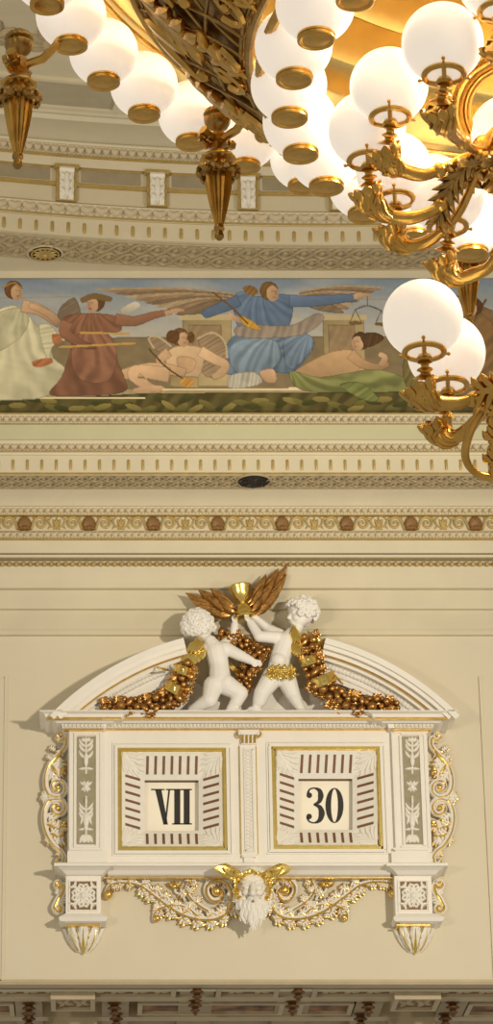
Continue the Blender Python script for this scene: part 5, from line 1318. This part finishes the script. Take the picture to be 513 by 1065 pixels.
    gal.lathe([(.0, -.20), (.03, -.195), (.034, -.18), (.026, -.165), (0, -.16)], n=16)
    galm = gal.mesh('gallery_ring'); galm.materials.append(MATS['brass'])
    def arm(gpx, gpy, dep, stem, path, hubdep, wmouth=.058, gl=True):
        ringc = atdep(gpx, gpy, dep); gp = ringc + Vector((0, 0, .150))
        if gl: globe(gp, False)
        A = MB(); n = len(path); P = []
        for i, (x, y) in enumerate(path):
            u = i / (n - 1); P.append(atdep(x, y, dep + (hubdep - dep) * max(0, (u - .15) / .85) ** 1.1))
        Cv = crom(P, 8); A.tube(Cv, [wmouth * .92, wmouth, wmouth * .82, wmouth * .52, .030, .024, .021, .019, .018, .022], 14)
        arm_o = A.build('candle_arm', 'brass', r)
        B = MB(); m0 = Cv[0]; dr = (Cv[1] - Cv[0]).normalized()
        up = Vector((0, 0, 1))
        for k in range(9):                      # leafy lip and gadroons of the horn
            a = 2 * PI * k / 9; q = dr.orthogonal().normalized(); q2 = dr.cross(q); o_ = q * math.cos(a) + q2 * math.sin(a)
            B.leaf(m0 + o_ * wmouth * .9 + dr * .055, m0 + o_ * wmouth * 1.28 - dr * .012, .046, .012, o_, peak=.6)
        for k in range(8):
            a = 2 * PI * k / 8
            pts = []
            for i in range(2, int(len(Cv) * .36)):
                t = (Cv[i + 1] - Cv[i - 1]).normalized(); q = t.orthogonal().normalized(); q2 = t.cross(q)
                rr = np.interp(i / (len(Cv) - 1), np.linspace(0, 1, 10), [wmouth * .92, wmouth, wmouth * .82, wmouth * .52, .030, .024, .021, .019, .018, .022]); aa = a + i * .16
                pts.append(Cv[i] + (q * math.cos(aa) + q2 * math.sin(aa)) * rr)
            if len(pts) > 2: B.tube(pts, [.007, .009, .005], 6)
        B.build('horn_leafwork', 'brass', arm_o); B = MB()
        kn = Cv[int(len(Cv) * .62)]; B.ball(kn, .034, 10, 8); B.ball(Cv[int(len(Cv) * .62) + 1], .026, 8, 6); B.build('arm_knop', 'brass', arm_o)
        S = MB(); s0 = Vector(ringc) + Vector((0, 0, -.04)); s1 = atdep(stem[0], stem[1], dep); L = (s1 - s0)
        prof = [(.0, .020), (.12, .032), (.2, .018), (.35, .016), (.45, .030), (.55, .036), (.65, .022), (.75, .020), (.85, .034), (1, .055)]
        S.tube([s0 + L * t for t, _ in prof], [w for _, w in prof], 14); S.build('cup_stem', 'brass', arm_o)
        g = bpy.data.objects.new('gallery_ring', galm); g.parent = arm_o; g.location = gp - ORG[r.name]; COL.objects.link(g)
        return arm_o
    H = 13.1
    arm(462, 78, 12.4, (459, 107), [(456, 113), (461, 128), (470, 139), (480, 147), (492, 155), (506, 158)], H)
    arm(406, 122, 12.95, (405, 150), [(399, 156), (406, 170), (418, 177), (440, 182), (462, 175), (480, 165), (500, 158)], H)
    arm(383, 167, 13.1, (385, 192), [(380, 197), (386, 210), (400, 222), (424, 227), (450, 219), (472, 200), (490, 176), (500, 160)], H)
    arm(411, 208, 13.3, (411, 228), [(405, 234), (410, 247), (421, 255), (438, 254), (458, 242), (478, 220), (494, 185), (502, 162)], H)
    arm(466, 236, 13.3, (465, 260), [(457, 268), (464, 281), (477, 289), (494, 285), (512, 274), (524, 240), (516, 190), (508, 162)], H)
    arm(441.5, 366, 12.65, (443, 393), [(434, 401), (441, 413), (456, 419), (476, 419), (498, 414), (520, 410), (548, 405)], 12.75, .062)
    arm(466, 401, 13.0, (461, 430), [(452, 438), (458, 450), (469, 456), (484, 449), (496, 436), (508, 420), (524, 408), (548, 403)], 12.75, .058)
    arm(520, 12, 12.3, (520, 40), [(516, 46), (524, 60), (530, 80), (526, 110), (518, 135), (509, 158)], H)
    arm(530, 170, 13.4, (530, 190), [(536, 196), (530, 204), (520, 200), (512, 185), (507, 165)], H)
    hb = MB(); hc = atdep(504, 158, H); hb.ball(hc, .06, 16, 12, (1, 1, 1.3)); hb.tube([hc, hc + Vector((.25, -.1, .25)), Vector((AXX, AXY, 8.35)) + Vector((-.3, 0, .1)), Vector((AXX, AXY, 8.1))], [.05, .045, .05, .06], 12)
    for k in range(6):
        a = k * PI / 3; hb.acanthus(hc + Vector((math.cos(a) * .03, math.sin(a) * .03, -.06)), hc + Vector((math.cos(a) * .16, math.sin(a) * .16, -.10)), .12, .03, (0, -.3, -.9), pairs=3)
    hb.acanthus(hc + Vector((-.02, -.05, -.03)), atdep(454, 243, H + .05), .12, .04, (0, -.9, -.4), pairs=6, bend=.12); hb.acanthus(hc + Vector((-.02, -.03, 0)), atdep(464, 205, H + .05), .10, .04, (0, -.9, -.4), pairs=5)
    cr = MB(); cc_ = atdep(534, 116, 13.35)
    for R_, r_ in ((.235, .022), (.20, .016), (.27, .012)): cr.torus(cc_, R_, r_, 48, 10, (-.25, -.62, -.75))
    cr.build('crown_ring', 'brass', r)
    hb.build('arm_boss', 'brass_dark', r)
    h2 = MB(); c2 = atdep(548, 404, 12.75); h2.ball(c2, .08, 14, 10); h2.tube([c2, Vector((AXX, AXY, 7.45))], [.05, .06], 12)
    h2.acanthus(atdep(540, 400, 12.7), atdep(492, 409, 12.66), .14, .035, (0, -.9, -.4), pairs=4)
    h2.tube(crom([atdep(x, y, 12.75) for x, y in ((516, 414), (500, 430), (489, 450), (484, 472), (490, 487), (505, 496), (528, 495), (545, 484))], 8), [.020, .018, .018, .016, .018, .022], 10)
    for (x, y) in ((512, 424), (514, 452), (514, 476)): h2.acanthus(atdep(x + 12, y, 12.75), atdep(x - 6, y + 9, 12.72), .12, .03, (0, -.9, -.4), pairs=3)
    h2.build('lower_boss', 'brass', r)
    return r
BOWL = (2.31, 9.0, 1.77, 8.42)
chandelier()

# ------------------------------------------------------------------ camera, light, exposure
sc = bpy.context.scene
cd = bpy.data.cameras.new('camera'); cam = bpy.data.objects.new('camera', cd); COL.objects.link(cam)
cd.sensor_fit = 'VERTICAL'; cd.sensor_height = 36.0; cd.lens = F / 1065.0 * 36.0
cd.shift_x = (256.5 - PX0) / 1065.0; cd.clip_end = 200
cam.location = CAM; cam.rotation_euler = (PI / 2 + PITCH, 0, 0); sc.camera = cam

def light(name, typ, loc, e, col=(1, .9, .74), size=.5, target=None, **k):
    l = bpy.data.lights.new(name, typ); l.energy = e; l.color = col
    if typ == 'AREA': l.shape = 'DISK'; l.size = size
    else: l.shadow_soft_size = size
    for a, b in k.items(): setattr(l, a, b)
    o = bpy.data.objects.new(name, l); o.location = loc; COL.objects.link(o)
    if target is not None: o.rotation_euler = (Vector(target) - Vector(loc)).to_track_quat('-Z', 'Y').to_euler()
    return o
# balcony lamps of the auditorium, right and left of the viewer, the chandelier's inner bulbs, and an added ceiling fill pair
light('gallery_lamp', 'SPOT', (8.6, -18.0, 9.4), 7600, size=.35, target=(1.6, 0, 9.9), spot_size=math.radians(46), spot_blend=1.0)
light('gallery_lamp_far', 'SPOT', (-9, -24, 6.0), 2600, size=.8, target=(1.6, 0, 12.5), spot_size=math.radians(60), spot_blend=.6)
light('ceiling_fill', 'SPOT', (-8.5, -16, 7.0), 2800, size=.5, target=(1.0, -1.6, 17.2), spot_size=math.radians(36), spot_blend=.9)  # added spot, no such lamp seen; lifts the dim ceiling ring
light('ceiling_fill_far', 'SPOT', (13.0, -13, 8.0), 2800, size=.5, target=(2.6, -1.6, 17.2), spot_size=math.radians(36), spot_blend=.9)  # second added spot, brightening the same ring from the right
light('chandelier_bulbs', 'POINT', (AXX, AXY, 8.55), 480, size=.25)
wd = bpy.data.worlds.new('world'); sc.world = wd; wd.use_nodes = True
wd.node_tree.nodes['Background'].inputs['Color'].default_value = (1, .9, .75, 1)
wd.node_tree.nodes['Background'].inputs['Strength'].default_value = .34
sc.view_settings.view_transform = 'Standard'; sc.view_settings.look = 'None'
sc.view_settings.exposure = 0.02; sc.view_settings.gamma = 1.0; sc.view_settings.use_curve_mapping = False
sc.cycles.max_bounces = 6
